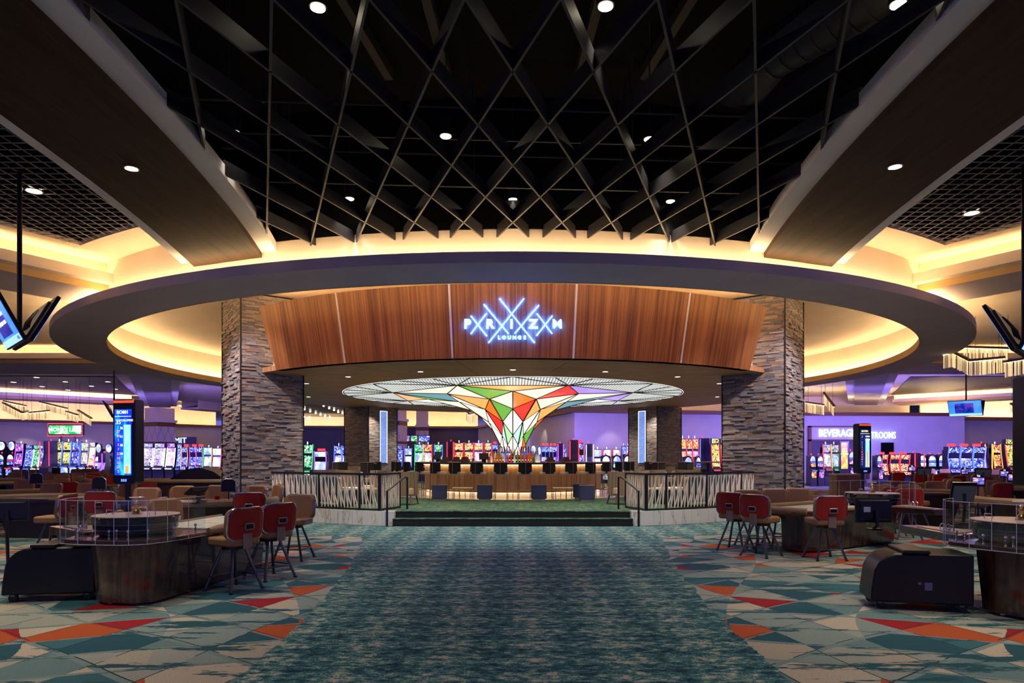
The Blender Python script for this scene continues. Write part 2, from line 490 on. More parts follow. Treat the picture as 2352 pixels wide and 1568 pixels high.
# ---- lounge canopy: curved wood fascia, wood soffit
lounge = thing('lounge_canopy', 'round walnut canopy over the raised lounge bar', None, kind='structure')
SE = 16.4
for k in range(-2, 3):
    a0, a1 = -90 + (k-0.5)*SE + 0.05, -90 + (k+0.5)*SE - 0.05
    ct = cb_ = 0.0
    n = 10; vs = []; fs = []
    for i in range(n+1):
        t = i / n
        ang = a0 + (a1-a0)*t
        at = ang
        if k == -2 and i == 0: at = -90 - 40.9; ang = -90 - 39.4
        if k == 2 and i == n: at = -90 + 40.9; ang = -90 + 39.4
        for r, z, q in ((9.3,3.73,ang),(9.63,5.28,at),(9.40,5.28,at),(9.08,3.73,ang)):
            vs.append((r*math.cos(R(q)), CY + r*math.sin(R(q)), z))
    for i in range(n):
        for q in range(4):
            w = (q+1) % 4
            fs.append((i*4+q, (i+1)*4+q, (i+1)*4+w, i*4+w))
    fs.append((3,2,1,0)); fs.append((n*4,n*4+1,n*4+2,n*4+3))
    MB().add(vs, fs).build('fascia_panel', 'fascia_wood', lounge, smooth=True)
for k in (-1.5, -0.5, 0.5, 1.5):
    q = R(-90 + k*SE)
    t = Vector((-math.sin(q), math.cos(q), 0)) * 0.022
    p0 = Vector((9.302*math.cos(q), CY+9.302*math.sin(q), 3.735)); p1 = Vector((9.635*math.cos(q), CY+9.635*math.sin(q), 5.28))
    n_ = Vector((math.cos(q), math.sin(q), 0)) * 0.006
    mb = MB(); mb.add([p0-t+n_, p0+t+n_, p1+t+n_, p1-t+n_, p0-t-n_, p0+t-n_, p1+t-n_, p1-t-n_],
                      [(0,1,2,3),(4,7,6,5),(0,4,5,1),(1,5,6,2),(2,6,7,3),(3,7,4,0)])
    mb.build('seam_strip', 'seam_strip', lounge)
for k in range(22):
    a0, a1 = -90 + (k-0.5)*360/22 + 0.06, -90 + (k+0.5)*360/22 - 0.06
    q = R((a0+a1)/2)
    mb = MB(); mb.lathe([(5.85,3.73),(9.29,3.73),(9.29,3.85),(5.85,3.85)], 8, R(a0), R(a1), (0,CY), closed_profile=True, cap=True)
    mb.build('soffit_panel', 'soffit_wood', lounge)
MB().lathe([(9.0,3.84),(9.0,5.2),(0.1,5.2)], 90, 0, 2*PI, (0,CY)).build('upper_drum', 'cream_paint', lounge, smooth=True)
MB().lathe([(9.28,5.285),(9.34,5.285),(9.34,5.30),(9.28,5.30)], 60, R(-90-40), R(-90+40), (0,CY), closed_profile=True).build('light_strip', 'warm_led_hot', lounge)

def downlight(x, y, z, r, label, group, glow='downlight_glow'):
    t = thing('downlight', label, 'downlight', (x, y, z), 0, group)
    MB().lathe([(r*1.18,0),(r*1.18,-0.008),(r*0.95,-0.012),(r*0.95,0.004)], 16, closed_profile=True).build('trim_ring', 'chrome', t, smooth=True)
    MB().cyl(0, 0, -0.006, 0.002, r*0.96, n=16).build('lens', glow, t)
    return t
for k in range(-5, 6):
    q = R(-90 + k*18.5)
    downlight(7.35*math.cos(q), CY+7.35*math.sin(q), 3.727, 0.075, 'small round downlight in the walnut soffit above the lounge', 'lounge soffit downlights', 'far_downlight_glow')
for k in (128, 140, 150, 165, 180, 195, 210, 220, 232):
    q = R(-90 + k)
    downlight(13.0*math.cos(q), CY+13.0*math.sin(q), 4.588, 0.07, 'small downlight set in the underside of the ceiling ring', 'ceiling ring downlights', 'far_downlight_glow')

# ---- curved wings either side of the lattice
def xin(Y): return -(3.735 + (Y-5)**2*0.0133)          # wood panel's inner edge
def xout(Y): return -(5.13 + (Y-5)**2*0.0122)          # its outer edge
for s in (-1, 1):
    w = thing('ceiling_wing', 'curved wood-veneered ceiling wing with pale painted edges', None, kind='structure')
    ys = [-4 + i*0.5 for i in range(32)] + [11.88]
    def band(f0, f1, z0, z1, name, m):
        vs = []; fs = []
        for Y in ys:
            ya, yb = Y, Y
            a, b_ = f0(Y), f1(Y)
            if Y == ys[-1]:        # the far end dies into the drum wall
                ya = CY - math.sqrt(13.1**2 - a*a) + 0.01; yb = CY - math.sqrt(13.1**2 - b_*b_) + 0.01
                a, b_ = f0(ya), f1(yb)
            vs += [(a,ya,z0),(b_,yb,z0),(b_,yb,z1),(a,ya,z1)]
        for i in range(len(ys)-1):
            for q in range(4):
                r_ = (q+1) % 4
                fs.append((i*4+q, i*4+r_, (i+1)*4+r_, (i+1)*4+q))
        fs.append((0,3,2,1)); e = (len(ys)-1)*4; fs.append((e,e+1,e+2,e+3))
        mb = MB(); mb.M = MIR[s]; mb.add(vs, fs); return mb.build(name, m, w)
    band(xin, xout, 5.03, 5.12, 'wood_panel', 'wing_wood')
    band(lambda Y: xin(Y)+0.27, xin, 5.117, 5.27, 'edge_band', 'white_paint')
    band(xout, lambda Y: xout(Y)-0.26, 5.117, 5.60, 'edge_band', 'white_paint')
    band(xin, xout, 5.125, 5.27, 'core', 'black_deck')
    X, Y = FL(302, 385, 5.03) if s < 0 else FL(2056, 381, 5.03)
    d = downlight(X, Y, 5.027, 0.075, 'large downlight in the dark wood of a ceiling wing', 'wing downlights')

# ---- diamond lattice between the wings
lat = thing('ceiling_lattice', 'dark diamond lattice of crossed ceiling fins', 'ceiling lattice', kind='structure')
def inside(x, y):
    return -3.0 < y < 12 and abs(x) < -xin(y)-0.25 and math.hypot(x, y-CY) > 13.06
for fam in (-1, 1):
    for k in range(-16, 17):
        x0 = 0.75*k
        pts = []
        for i in range(1600):
            y = -3 + i*0.01
            x = x0 + fam*0.3676*(y-10.41)
            if inside(x, y): pts.append((x, y))
        if len(pts) < 25: continue
        a, b_ = pts[0], pts[-1]
        mb = MB()
        d = Vector((b_[0]-a[0], b_[1]-a[1])); l = d.length; d /= l
        mb.cbox(((a[0]+b_[0])/2, (a[1]+b_[1])/2, 5.235), (0.024, l, 0.185), rz=math.atan2(-d.x, d.y))
        mb.build('lattice_fin', 'lattice_paint', lat)
for px, py in ((730,15),(1391,12),(2063,8),(537,302),(1024,311),(1492,318),(803,455),(1178,457),(1540,461)):
    X, Y = FL(px, py, 5.75)
    t = thing('can_light', 'round can light shining down through the ceiling lattice', 'downlight', (X, Y, 5.75), 0, 'can lights above the lattice')
    MB().cyl(0,0,-0.01,0.22,0.085,n=16).build('can', 'black_metal', t)
    MB().cyl(0,0,-0.018,-0.011,0.068,n=16).build('lens', 'downlight_glow', t)
    MB().cyl(0,0,0.22,1.65,0.008,n=6).build('stem', 'black_metal', t)
# duct and pipes in the dark plenum
t = thing('air_duct', 'spiral air duct hanging above the lattice', 'duct')
mb = MB(); mb.tube([(3.9,6.6,6.3),(3.05,8.0,6.3),(2.9,8.6,6.2),(2.9,8.7,6.1)], 0.28, 14); mb.build('duct_tube', 'duct_metal', t, smooth=True)
for i in range(9):
    u = i/8; mb = MB(); c = Vector((3.9,6.6,6.3)).lerp(Vector((3.05,8.0,6.3)), u); d = Vector((-0.85,1.4,0)).normalized()*0.012
    mb.tube([c-d, c+d], 0.292, 14); mb.build('duct_seam', 'duct_metal', t)
for i, (yy, zz) in enumerate(((10.6,5.75),(9.6,5.8),(8.4,5.85),(10.0,6.2),(5.6,6.3))):
    mb = MB(); mb.tube([(-4.0,yy-0.25,zz),(4.0,yy+0.25,zz)], 0.014, 6)
    for q in (-3.4,-0.6,1.7): mb.tube([(q,yy+q*0.0625,zz),(q,yy+q*0.0625,7.4)], 0.006, 5)
    tag(mb.build('conduit', 'duct_metal'), 'thin steel conduit crossing above the lattice', 'pipe', 'conduits above the lattice')
for i, xx in enumerate((-2.5,-1.2,1.2,2.6)):
    tag(MB().cbox((xx,6.0,7.31),(0.12,8.6,0.16),rz=0.1*i-0.15).build('steel_joist', 'joist_paint'), 'dark steel joist high above the lattice', 'joist', 'joists above the lattice')

# ---- side bays: square grid ceiling, cream margin, stepped cove beam
P0, U = Vector((-8.48, 14.18)), Vector((-0.5, -0.866))
NW = Vector((0.866, -0.5))
def beam(path, M, label, lit='warm_led', back=1.5):
    b_ = thing('cove_beam', label, None, kind='structure')
    def bs(prof, name, m):
        mb = MB(); mb.M = M; mb.sweep(path, [(-w_, z) for w_, z in prof]); return mb.build(name, m, b_)
    bs([(0.02,5.60),(0.02,5.12),(0.36,5.12),(0.36,5.32),(0.33,5.32),(0.33,5.16),(0.06,5.16),(0.06,5.60)], 'cove_trough', 'cream_paint')
    bs([(0.12,5.115),(0.12,4.98),(0.06,4.98),(0.06,5.115)], 'trim_step', 'ring_lip')
    bs([(0.06,4.98),(0.06,5.11),(-back,5.11),(-back,4.98)], 'soffit', 'ring_paint')
    bs([(-back,4.98),(-back,5.6),(-back-0.05,5.6),(-back-0.05,4.98)], 'back_face', 'cream_paint')
    bs([(0.12,5.162),(0.17,5.162),(0.17,5.175),(0.12,5.175)], 'light_strip', lit)
    return b_
def seg(a, u, l0, l1): return [(a[0]+u[0]*l0, a[1]+u[1]*l0), (a[0]+u[0]*l1, a[1]+u[1]*l1)]
for s in (-1, 1):
    M = MIR[s]
    beam(seg(P0, U, -0.15, 16), M, 'stepped cream cove beam that runs out from the drum wall')
    bay = thing('grid_ceiling', 'open square grid ceiling with a cream margin beside the wing', None, kind='structure')
    # cream margin along the drum and along the beam
    a_end = math.degrees(math.atan2(P0.y-CY, P0.x))
    mb = MB(); mb.M = M
    mb.lathe([(13.1,5.575),(13.93,5.575),(13.93,5.66),(13.1,5.66)], 20, R(a_end-1), R(-90-18.5), (0,CY), closed_profile=True)
    mb.build('margin', 'cream_paint', bay)
    mb = MB(); mb.M = M
    q0, q1 = P0 + U*(-0.1), P0 + U*16
    mb.prism([tuple(q0), tuple(q0+NW*0.88), tuple(q1+NW*0.88), tuple(q1)], 5.578, 5.66); mb.build('margin', 'cream_paint', bay)
    def ok(x, y):
        return x < xout(y)-0.2 and math.hypot(x, y-CY) > 13.93 and (Vector((x,y))-P0).dot(NW) > 0.88
    cell = 0.19
    for ax_ in (0, 1):
        for i in range(60):
            run = []
            for j in range(700):
                if ax_ == 0: x, y = -4.9 - j*0.01, 4.0 + cell*i
                else: x, y = -4.9 - cell*i, 4.0 + j*0.014
                if x < -12.5 or y > 14.2: continue
                if ok(x, y): run.append((x, y))
                elif run: break
            if len(run) < 14: continue
            a, b2 = run[0], run[-1]
            mb = MB(); mb.M = M
            if ax_ == 0: mb.box(b2[0], a[0], a[1]-0.0045, a[1]+0.0045, 5.59, 5.603)
            else: mb.box(a[0]-0.0045, a[0]+0.0045, a[1], b2[1], 5.59, 5.603)
            mb.build('grid_bar', 'grid_paint', bay)
    X, Y = FL(78, 438, 5.57) if s < 0 else FL(2232, 489, 5.57)
    downlight(X, Y, 5.575, 0.11, 'wide round light set into the square grid ceiling', 'grid ceiling lights')
    # low side spoke of the ring, running sideways
    bp = [(-13.25, 25.0), (-48, 25.0)]
    mb2 = beam([bp[0], bp[1]], M, 'low stepped cove beam running sideways behind the ring', back=3.2)
    # rear spoke: wood soffit with pale edges
    sp = thing('ceiling_spoke', 'veneered ceiling spoke that reaches from the ring to a far column', None, kind='structure')
    e = 1.0 if s < 0 else 0.90
    def ext(p, q, k): return (p[0]+(q[0]-p[0])*k, p[1]+(q[1]-p[1])*k)
    A0, A1 = ext((-16.5,30.05),(-25.5,47.9),-0.22), ext((-16.5,30.05),(-25.5,47.9),e)
    B0, B1 = ext((-15.2,30.4),(-24.2,48.3),-0.22), ext((-15.2,30.4),(-24.2,48.3),e)
    mb = MB(); mb.M = M; mb.prism([A0,A1,B1,B0], 5.03, 5.14); mb.build('wood_panel', 'spoke_wood', sp)
    for (P, Q, sg) in ((A0,A1,-0.42),(B0,B1,0.42)):
        mb = MB(); mb.M = M; mb.prism([P,Q,(Q[0]+sg,Q[1]),(P[0]+sg,P[1])], 5.11, 5.57); mb.build('edge_band', 'white_paint', sp)

# ---- far ceiling plane with a round opening for the ring
fc = MB(); vs = []; fs = []
angs = [-50 + i*(280/70.0) for i in range(71)]
for i, a in enumerate(angs):
    q = R(a)
    vs.append((13.1*math.cos(q), CY+13.1*math.sin(q), 5.572))
    if i in (0, 70):
        sx = 1 if i == 0 else -1
        vs[-1] = (sx*8.48, 14.18, 5.572)
        vs.append((sx*(8.48+0.5*26), 14.18-0.866*26, 5.572))
    else: vs.append((62*math.cos(q), CY+62*math.sin(q), 5.572))
for i in range(70): fs.append((i*2, i*2+1, i*2+3, i*2+2))
fc.add(vs, fs); o = fc.build('far_ceiling', 'cream_paint', kind='structure')
tag(o, 'flat cream ceiling over the slot machine floor', None)

# far coffers: dark grid panels seen at a flat angle, and the cove beams beside them
def grid_far():
    m, nt, b = new_mat('far_grid')
    v = nt.nodes.new('ShaderNodeTexBrick')
    v.offset = 0.0; v.inputs['Scale'].default_value = 1.0
    v.inputs['Brick Width'].default_value = 0.22; v.inputs['Row Height'].default_value = 0.22; v.inputs['Mortar Size'].default_value = 0.018
    v.inputs['Color1'].default_value = (0.01,0.01,0.012,1); v.inputs['Color2'].default_value = (0.012,0.01,0.014,1); v.inputs['Mortar'].default_value = (0.16,0.12,0.08,1)
    L(nt, coords(nt), v.inputs['Vector']); L(nt, v.outputs[0], b.inputs['Base Color'])
grid_far()
for s in (-1, 1):
    M = MIR[s]
    poly = [(-19.8,34.0),(-24.4,44.0),(-29.6,39.3),(-36,32.8)]
    mb = MB(); mb.M = M; mb.prism(poly, 5.53, 5.56); o = mb.build('grid_coffer', 'far_grid', kind='structure'); tag(o, 'dark grid panel in the far ceiling', None)
    u = Vector((-0.69,-0.72)).normalized()
    beam(seg((-24.6,45.2), u, 0.6, 22), M, 'long cream cove beam along the far grid panel', 'warm_led_hot')
    if s < 0:
        for px, py in ((31,877),(84,866),(150,876),(97,887),(156,895),(210,886),(248,876),(265,893)):
            X, Y = FL(px, py, 5.53)
            downlight(X, Y, 5.527, 0.13, 'downlight in the dark grid panel of the far ceiling', 'far grid panel downlights', 'far_downlight_glow')
beam(seg((-24.0,49.2), Vector((0.36,0.93)), 0.2, 9), MIR[-1], 'short cove beam behind the far column')

# bulb-studded dark grid over the floor beyond the lounge
o = MB().prism([(-17,42),(-8.6,42),(-10.6,62),(-25.5,62)], 5.02, 5.08).build('grid_coffer', 'far_grid', kind='structure'); tag(o, 'dark ceiling panel studded with bare bulbs', None)
for u, v in ((208,358),(262,377),(315,400),(360,417),(400,437),(440,447),(475,465),(80,410),(135,430),(187,447),(232,463),(275,475),(320,487),(362,495),(390,507),(78,483),(125,492),(167,502)):
    X, Y = FL(680+u/4.127, 840+v/4.127, 4.92)
    t = thing('pendant_bulb', 'bare round bulb under the dark ceiling panel beyond the lounge', 'bulb', (X,Y,4.92), 0, 'bulbs beyond the lounge')
    MB().lathe([(0.0,-0.07),(0.05,-0.05),(0.07,0.0),(0.05,0.05),(0.0,0.06)], 10).build('globe', 'downlight_glow', t, smooth=True)
    MB().cyl(0,0,0.05,0.11,0.03,n=8).build('socket', 'black_metal', t)

# ---- perimeter walls
PER = [(-60,30),(-35.4,47.3),(-28.6,52.3),(-24.5,57.5),(-3.0,59.0),(2.15,42.0),(3.4,37.6),(17.4,40.3),(27.0,40.8),(27.6,45.0),(60,50)]
low = thing('wall_back', 'lilac-lit casino wall behind the slot machines', None, kind='structure')
def wallseg(i, z0, z1, off, name, m, par):
    (x0,y0),(x1,y1) = PER[i], PER[i+1]
    d = Vector((x1-x0,y1-y0)).normalized(); n_ = Vector((-d.y, d.x))
    a, b_ = Vector((x0,y0))+n_*off, Vector((x1,y1))+n_*off
    mb = MB(); mb.prism([tuple(a),tuple(b_),tuple(b_+n_*0.1),tuple(a+n_*0.1)], z0, z1); return mb.build(name, m, par)
for i in range(len(PER)-1):
    wallseg(i, 0, 4.0, 0.0, 'wall_panel', 'dark_wall' if i == 3 else 'wall_paint', low)
upper = thing('wall_upper', 'pale wall above the glowing perimeter cove', None, kind='structure')
for i in range(len(PER)-1):
    if i != 8: wallseg(i, 3.95, 5.58, 5.2 if i in (6,7) else 1.0, 'wall_panel', 'cream_paint', upper)
trim = thing('trim_1', 'brown cove trim that runs along the top of the walls', None, kind='structure')
mb = MB(); mb.sweep(PER, [(0.35,3.98),(0.35,4.17),(0.30,4.17),(0.30,4.02),(-1.2,4.02),(-1.2,3.98)]); mb.build('fascia', 'brown_trim', trim)
mb = MB(); mb.sweep(PER, [(-0.2,4.03),(-0.12,4.03),(-0.12,4.05),(-0.2,4.05)]); mb.build('light_strip', 'warm_led_hot', trim)
mb = MB(); mb.prism([(3.4,37.6),(17.4,40.3),(27,40.8),(27.6,46.4),(16,46.2),(2.4,43.5)], 4.0, 4.02); mb.build('shelf', 'white_paint', trim)

# ---- diamond columns of the main floor
def diamond_material():
    m, nt, b = new_mat('diamond_panel')
    tc = nt.nodes.new('ShaderNodeTexCoord'); sp = nt.nodes.new('ShaderNodeSeparateXYZ'); L(nt, tc.outputs['Object'], sp.inputs[0])
    u = math_n(nt, 'MULTIPLY', math_n(nt, 'ADD', sp.outputs[0], sp.outputs[1]), 1.75)
    v = math_n(nt, 'MULTIPLY', sp.outputs[2], 0.86)
    def ln(k):
        f = math_n(nt, 'FRACT', math_n(nt, 'ADD', math_n(nt, 'ADD', u, math_n(nt, 'MULTIPLY', v, k)), 50.0))
        return math_n(nt, 'LESS_THAN', math_n(nt, 'ABSOLUTE', math_n(nt, 'SUBTRACT', f, 0.5)), 0.035)
    L(nt, mix_rgb(nt, math_n(nt, 'MAXIMUM', ln(1.0), ln(-1.0)), (0.62,0.58,0.60), (0.50,0.22,0.06)), b.inputs['Base Color'])
    b.inputs['Roughness'].default_value = 0.6
diamond_material()
def diamond_column(x, y, w, rz, top, label):
    t = thing('column', label, None, (x, y, 0), rz, kind='structure')
    h = w/2
    MB().box(-h,h,-h,h,0.3,2.55).build('lower_shaft', 'wall_paint', t)
    MB().box(-h*1.03,h*1.03,-h*1.03,h*1.03,2.45,2.62).build('band', 'brown_trim', t)
    MB().box(-h,h,-h,h,2.62,3.72).build('diamond_panel', 'diamond_panel', t)
    MB().box(-h*1.02,h*1.02,-h*1.02,h*1.02,3.72,4.02).build('band', 'brown_trim', t)
    MB().box(-h*1.12,h*1.12,-h*1.12,h*1.12,4.02,4.20).build('moulding', 'white_paint', t)
    MB().box(-h*0.95,h*0.95,-h*0.95,h*0.95,4.20,top).build('upper_shaft', 'cream_paint', t)
    MB().box(-h*1.1,h*1.1,-h*1.1,h*1.1,0,0.3).build('plinth', 'brown_trim', t)
diamond_column(-25.45, 49.2, 1.45, R(-26), 5.05, 'square column with a diamond-patterned band where the ceiling spoke ends')
diamond_column(-8.3, 47.5, 1.45, R(-12), 5.57, 'square column with a diamond-patterned band behind the stone column')
diamond_column(-7.6, 57.2, 1.05, R(8), 5.57, 'slim square column with a diamond band beside the dark back wall')
# ================================================================ THE LOUNGE
PZ0 = 0.32                                  # platform height
def solve_angle(px, r):
    """angle from straight ahead at which a point on the circle of radius r about the lounge centre shows at pixel column px"""
    k = (px - CX) / F
    lo, hi = -R(60), R(60)
    for _ in range(50):
        m = (lo+hi)/2
        if r*math.sin(m)/(CY - r*math.cos(m)) < k: lo = m
        else: hi = m
    return m
def on(r, a): return (r*math.sin(a), CY - r*math.cos(a))

def marble():
    m, nt, b = new_mat('marble')
    f = noise(nt, coords(nt, (1.6, 1.6, 0.5), rot=(0.5,0.3,0)), 1.5, 4.0, 0.55)
    ri = nt.nodes.new('ShaderNodeMath'); ri.operation = 'ABSOLUTE'
    L(nt, math_n(nt, 'SUBTRACT', f, 0.5), ri.inputs[0])
    L(nt, ramp(nt, ri.outputs[0], [(0.0, (0.36,0.26,0.16)), (0.006, (0.62,0.57,0.50)), (0.03, (0.74,0.72,0.68))]), b.inputs['Base Color'])
    b.inputs['Roughness'].default_value = 0.18
marble()
mat('step_riser', (0.006, 0.007, 0.010), 0.8)
def lounge_carpet():
    m, nt, b = new_mat('lounge_carpet')
    n1 = noise(nt, coords(nt, (1.6, 7.0, 1)), 2.0, 5.0, 0.7); n2 = noise(nt, coords(nt, (9.0, 1.4, 1)), 1.6, 3.0, 0.6)
    f = math_n(nt, 'ADD', math_n(nt, 'MULTIPLY', n1, 0.68), math_n(nt, 'MULTIPLY', n2, 0.32))
    L(nt, ramp(nt, f, [(0.40, (0.012, 0.040, 0.040)), (0.48, (0.030, 0.085, 0.065)), (0.54, (0.060, 0.125, 0.080)), (0.60, (0.15, 0.15, 0.075))]), b.inputs['Base Color'])
    b.inputs['Roughness'].default_value = 0.95; b.inputs['Specular IOR Level'].default_value = 0.15
lounge_carpet()
m_, nt_, b_ = new_mat('bar_floor')
L(nt_, ramp(nt_, noise(nt_, coords(nt_), 1.5, 4), [(0.3,(0.40,0.33,0.26)),(0.7,(0.52,0.45,0.36))]), b_.inputs['Base Color']); b_.inputs['Roughness'].default_value = 0.22

plat = thing('lounge_platform', 'round raised lounge platform with marble sides and two carpeted steps', None, kind='structure')
A = math.asin(2.95/9.1)
poly = [on(9.1, A + (2*PI-2*A)*i/90) for i in range(91)] + [(-2.72,15.75),(2.72,15.75)]
MB().prism(poly, 0.0, PZ0).build('platform_top', 'lounge_carpet', plat)
MB().lathe([(2.6,PZ0+0.002),(4.55,PZ0+0.002),(4.55,PZ0+0.008),(2.6,PZ0+0.008)], 70, 0, 2*PI, (0,CY), closed_profile=True).build('bar_floor', 'bar_floor', plat)
MB().box(-2.72,2.72,15.45,15.76,0.002,0.157).build('step_riser', 'step_riser', plat)
MB().box(-2.72,2.72,15.44,15.76,0.157,0.172).build('step_tread', 'lounge_carpet', plat)
MB().box(-2.72,2.72,15.735,15.75,0.172,PZ0-0.02).build('step_riser', 'step_riser', plat)
MB().box(-2.72,2.72,15.725,15.86,PZ0-0.02,PZ0+0.004).build('step_nosing', 'lounge_carpet', plat)
tile_w = 0.265
for s in (-1, 1):
    a = A
    for k in range(21):
        a0, a1 = a + k*tile_w/9.1 + 0.0004, a + (k+1)*tile_w/9.1 - 0.0004
        p = [on(9.17, s*a0), on(9.17, s*a1), on(9.09, s*a1), on(9.09, s*a0)]
        MB().prism(p, 0.004, PZ0+0.012).build('marble_tile', 'marble', plat)
    x0, y0 = on(9.17, s*A)
    MB().prism([(x0,y0),(x0,y0+0.35),(s*2.70,y0+0.35),(s*2.70,y0)], 0.004, PZ0+0.012).build('marble_tile', 'marble', plat)

# ---- railing of slanted slats
mat('rail_slat', (0.66, 0.58, 0.52), 0.5)
def railing(s):
    t = thing('lounge_railing', 'black-framed railing of pale slanted slats on the marble side %s' % ('beside the upright tower display RO801' if s < 0 else 'beside the upright tower display RO701'), 'railing')
    r0 = 9.05
    cols = [872, 826, 733, 654, 597]
    if s > 0: cols = [2*CX - c for c in cols]
    angs = [solve_angle(c, r0) for c in cols]
    pts = [on(r0, a) for a in angs]
    zb, zt = PZ0+0.014, 1.195
    ret = (s*2.74, 16.55)
    runs = [(ret, pts[0])] + list(zip(pts[:-1], pts[1:]))
    for i, p in enumerate([ret] + pts):
        w = 0.035 if i == 1 else 0.022
        MB().box(p[0]-w, p[0]+w, p[1]-w, p[1]+w, zb, zt).build('post', 'black_metal', t)
    for (a, b2) in runs:
        d = Vector((b2[0]-a[0], b2[1]-a[1])); l = d.length; d /= l; rz = math.atan2(d.y, d.x)
        c = ((a[0]+b2[0])/2, (a[1]+b2[1])/2)
        MB().cbox((c[0],c[1],zt-0.02),(l,0.055,0.045),rz).build('top_rail', 'black_metal', t)
        MB().cbox((c[0],c[1],zb+0.025),(l,0.045,0.04),rz).build('bottom_rail', 'black_metal', t)
        z0, z1 = zb+0.045, zt-0.045; h = z1-z0
        u = 0.05
        i = 0
        while u < l-0.03:
            for lean in ((0.0, 0.13) if i % 2 else (0.0, 0.25)):
                du = lean
                x0, x1 = u, u + du
                x1 = min(max(x1, 0.03), l-0.03)
                ang = math.atan2(x1-x0, h)
                mb = MB(); mb.M = Matrix.Translation((a[0]+d.x*(x0+x1)/2, a[1]+d.y*(x0+x1)/2, (z0+z1)/2)) @ Matrix.Rotation(rz,4,'Z') @ Matrix.Rotation(ang,4,'Y')
                mb.box(-0.0070,0.0070,-0.012,0.012,-h/2/math.cos(ang)+0.004,h/2/math.cos(ang)-0.004)
                mb.build('slat', 'rail_slat', t)
            u += 0.10
            i += 1
for s in (-1, 1): railing(s)
for s in (-1, 1):
    lo, hi = (s*2.83, 15.36), (s*2.53, 16.35)
    t = thing('handrail', 'black steel handrail at the lounge steps next to the %s railing' % ('RO801 side' if s < 0 else 'RO701 side'), 'handrail')
    MB().tube([(lo[0],lo[1],0.002),(lo[0],lo[1],0.80)], 0.024, 10).build('post', 'black_metal', t, smooth=True)
    MB().tube([(hi[0],hi[1],PZ0+0.002),(hi[0],hi[1],1.08)], 0.024, 10).build('post', 'black_metal', t, smooth=True)
    MB().tube([(lo[0],lo[1],0.79),(lo[0]-s*0.02,lo[1]+0.1,0.83),(hi[0]+s*0.04,hi[1]-0.2,1.095),(hi[0],hi[1],1.085)], 0.024, 10).build('grip', 'black_metal', t, smooth=True)

# ---- stone columns
def stone_mat():
    m, nt, b = new_mat('ledge_stone')
    oi = nt.nodes.new('ShaderNodeObjectInfo'); g = nt.nodes.new('ShaderNodeNewGeometry')
    r = math_n(nt, 'FRACT', math_n(nt, 'ADD', math_n(nt, 'MULTIPLY', oi.outputs['Random'], 7.31), g.outputs['Random Per Island']))
    c = ramp(nt, r, [(0.0,(0.095,0.095,0.125)),(0.22,(0.20,0.19,0.22)),(0.42,(0.14,0.125,0.145)),(0.60,(0.27,0.24,0.245)),(0.74,(0.26,0.14,0.085)),(0.86,(0.37,0.28,0.21)),(0.94,(0.08,0.055,0.055))], 'CONSTANT')
    f = noise(nt, coords(nt, (3,3,12)), 6.0, 4.0, 0.7)
    c2 = mix_rgb(nt, math_n(nt, 'MULTIPLY', ramp(nt, f, [(0.35,(0,0,0)),(0.65,(1,1,1))]), 0.45), c, (0.36,0.30,0.27))
    L(nt, c2, b.inputs['Base Color']); b.inputs['Roughness'].default_value = 0.7
    bump(nt, b, f, 0.5, 0.01)
stone_mat()
STONE_L = (0.11, 0.16, 0.21, 0.27, 0.34)
stone_mesh = {}
CH = 0.042
def stone_data(l):
    if l not in stone_mesh:
        mb = MB(); mb.box(-l/2+0.0015, l/2-0.0015, -0.03, 0.0, 0.002, CH-0.002)
        o = mb.build('stone', 'ledge_stone'); stone_mesh[l] = o.data; bpy.data.objects.remove(o)
    return stone_mesh[l]
def stone_column(x, y, w, rz, top, label, single, niche=False):
    t = thing('column', label, None, (x, y, 0), rz, kind='structure')
    h = w/2
    MB().box(-h+0.02,h-0.02,-h+0.02,h-0.02,0,top).build('core', 'black_deck', t)
    cand = []; rest = MB()
    for face in range(4):
        z = 0.0
        while z < top - 0.03:
            u = -h
            while u < h - 0.05:
                l = rnd.choice(STONE_L)
                if u + l > h: l = h - u
                proud = rnd.choice((0.0, 0.003, 0.006, 0.010, 0.015))
                blocked = False
                if not blocked: cand.append((l, face, u + l/2, z, proud))
                u += l
            z += CH
    chosen = set()
    if single:
        vis = [c for c in cand if c[1] in (0, single) and c[0] in STONE_L and 0.4 < c[3] < 5.0]
        vis.sort(key=lambda c: -c[0])
        chosen = set(vis[:300])
    for c in cand:
        l, face, u, z, proud = c
        M = Matrix.Rotation(face*PI/2, 4, 'Z') @ Matrix.Translation((u, -h-proud, z))
        if c in chosen:
            o = bpy.data.objects.new('stone', stone_data(l)); COL.objects.link(o); o.parent = t
            o.matrix_local = M
        else:
            rest.M = M; rest.box(-l/2+0.0015, l/2-0.0015, -0.0, 0.035, 0.002, CH-0.002)
    o = rest.build('stonework', 'ledge_stone', t, kind='stuff')
    for sx in (-1, 1):
        for sy in (-1, 1):
            MB().box(sx*(h+0.012)-0.016, sx*(h+0.012)+0.016, sy*(h+0.012)-0.016, sy*(h+0.012)+0.016, 0, top).build('corner_trim', 'black_metal', t)
    if niche:
        n = MB(); n.box(-0.225,0.225,-h-0.045,-h+0.03,1.27,3.58); n.build('niche_frame', 'black_metal', t)
        MB().box(-0.20,0.20,-h-0.049,-h-0.045,1.30,3.55).build('light_panel', 'etched_glass', t)
        for sx in (-1,1): MB().box(sx*0.195-0.02,sx*0.195+0.012,-h-0.053,-h-0.047,1.29,3.56).build('edge_light', 'rim_glow', t)
        MB().box(-0.21,0.21,-h-0.053,-h-0.047,3.54,3.565).build('edge_light', 'rim_glow', t)
    return t
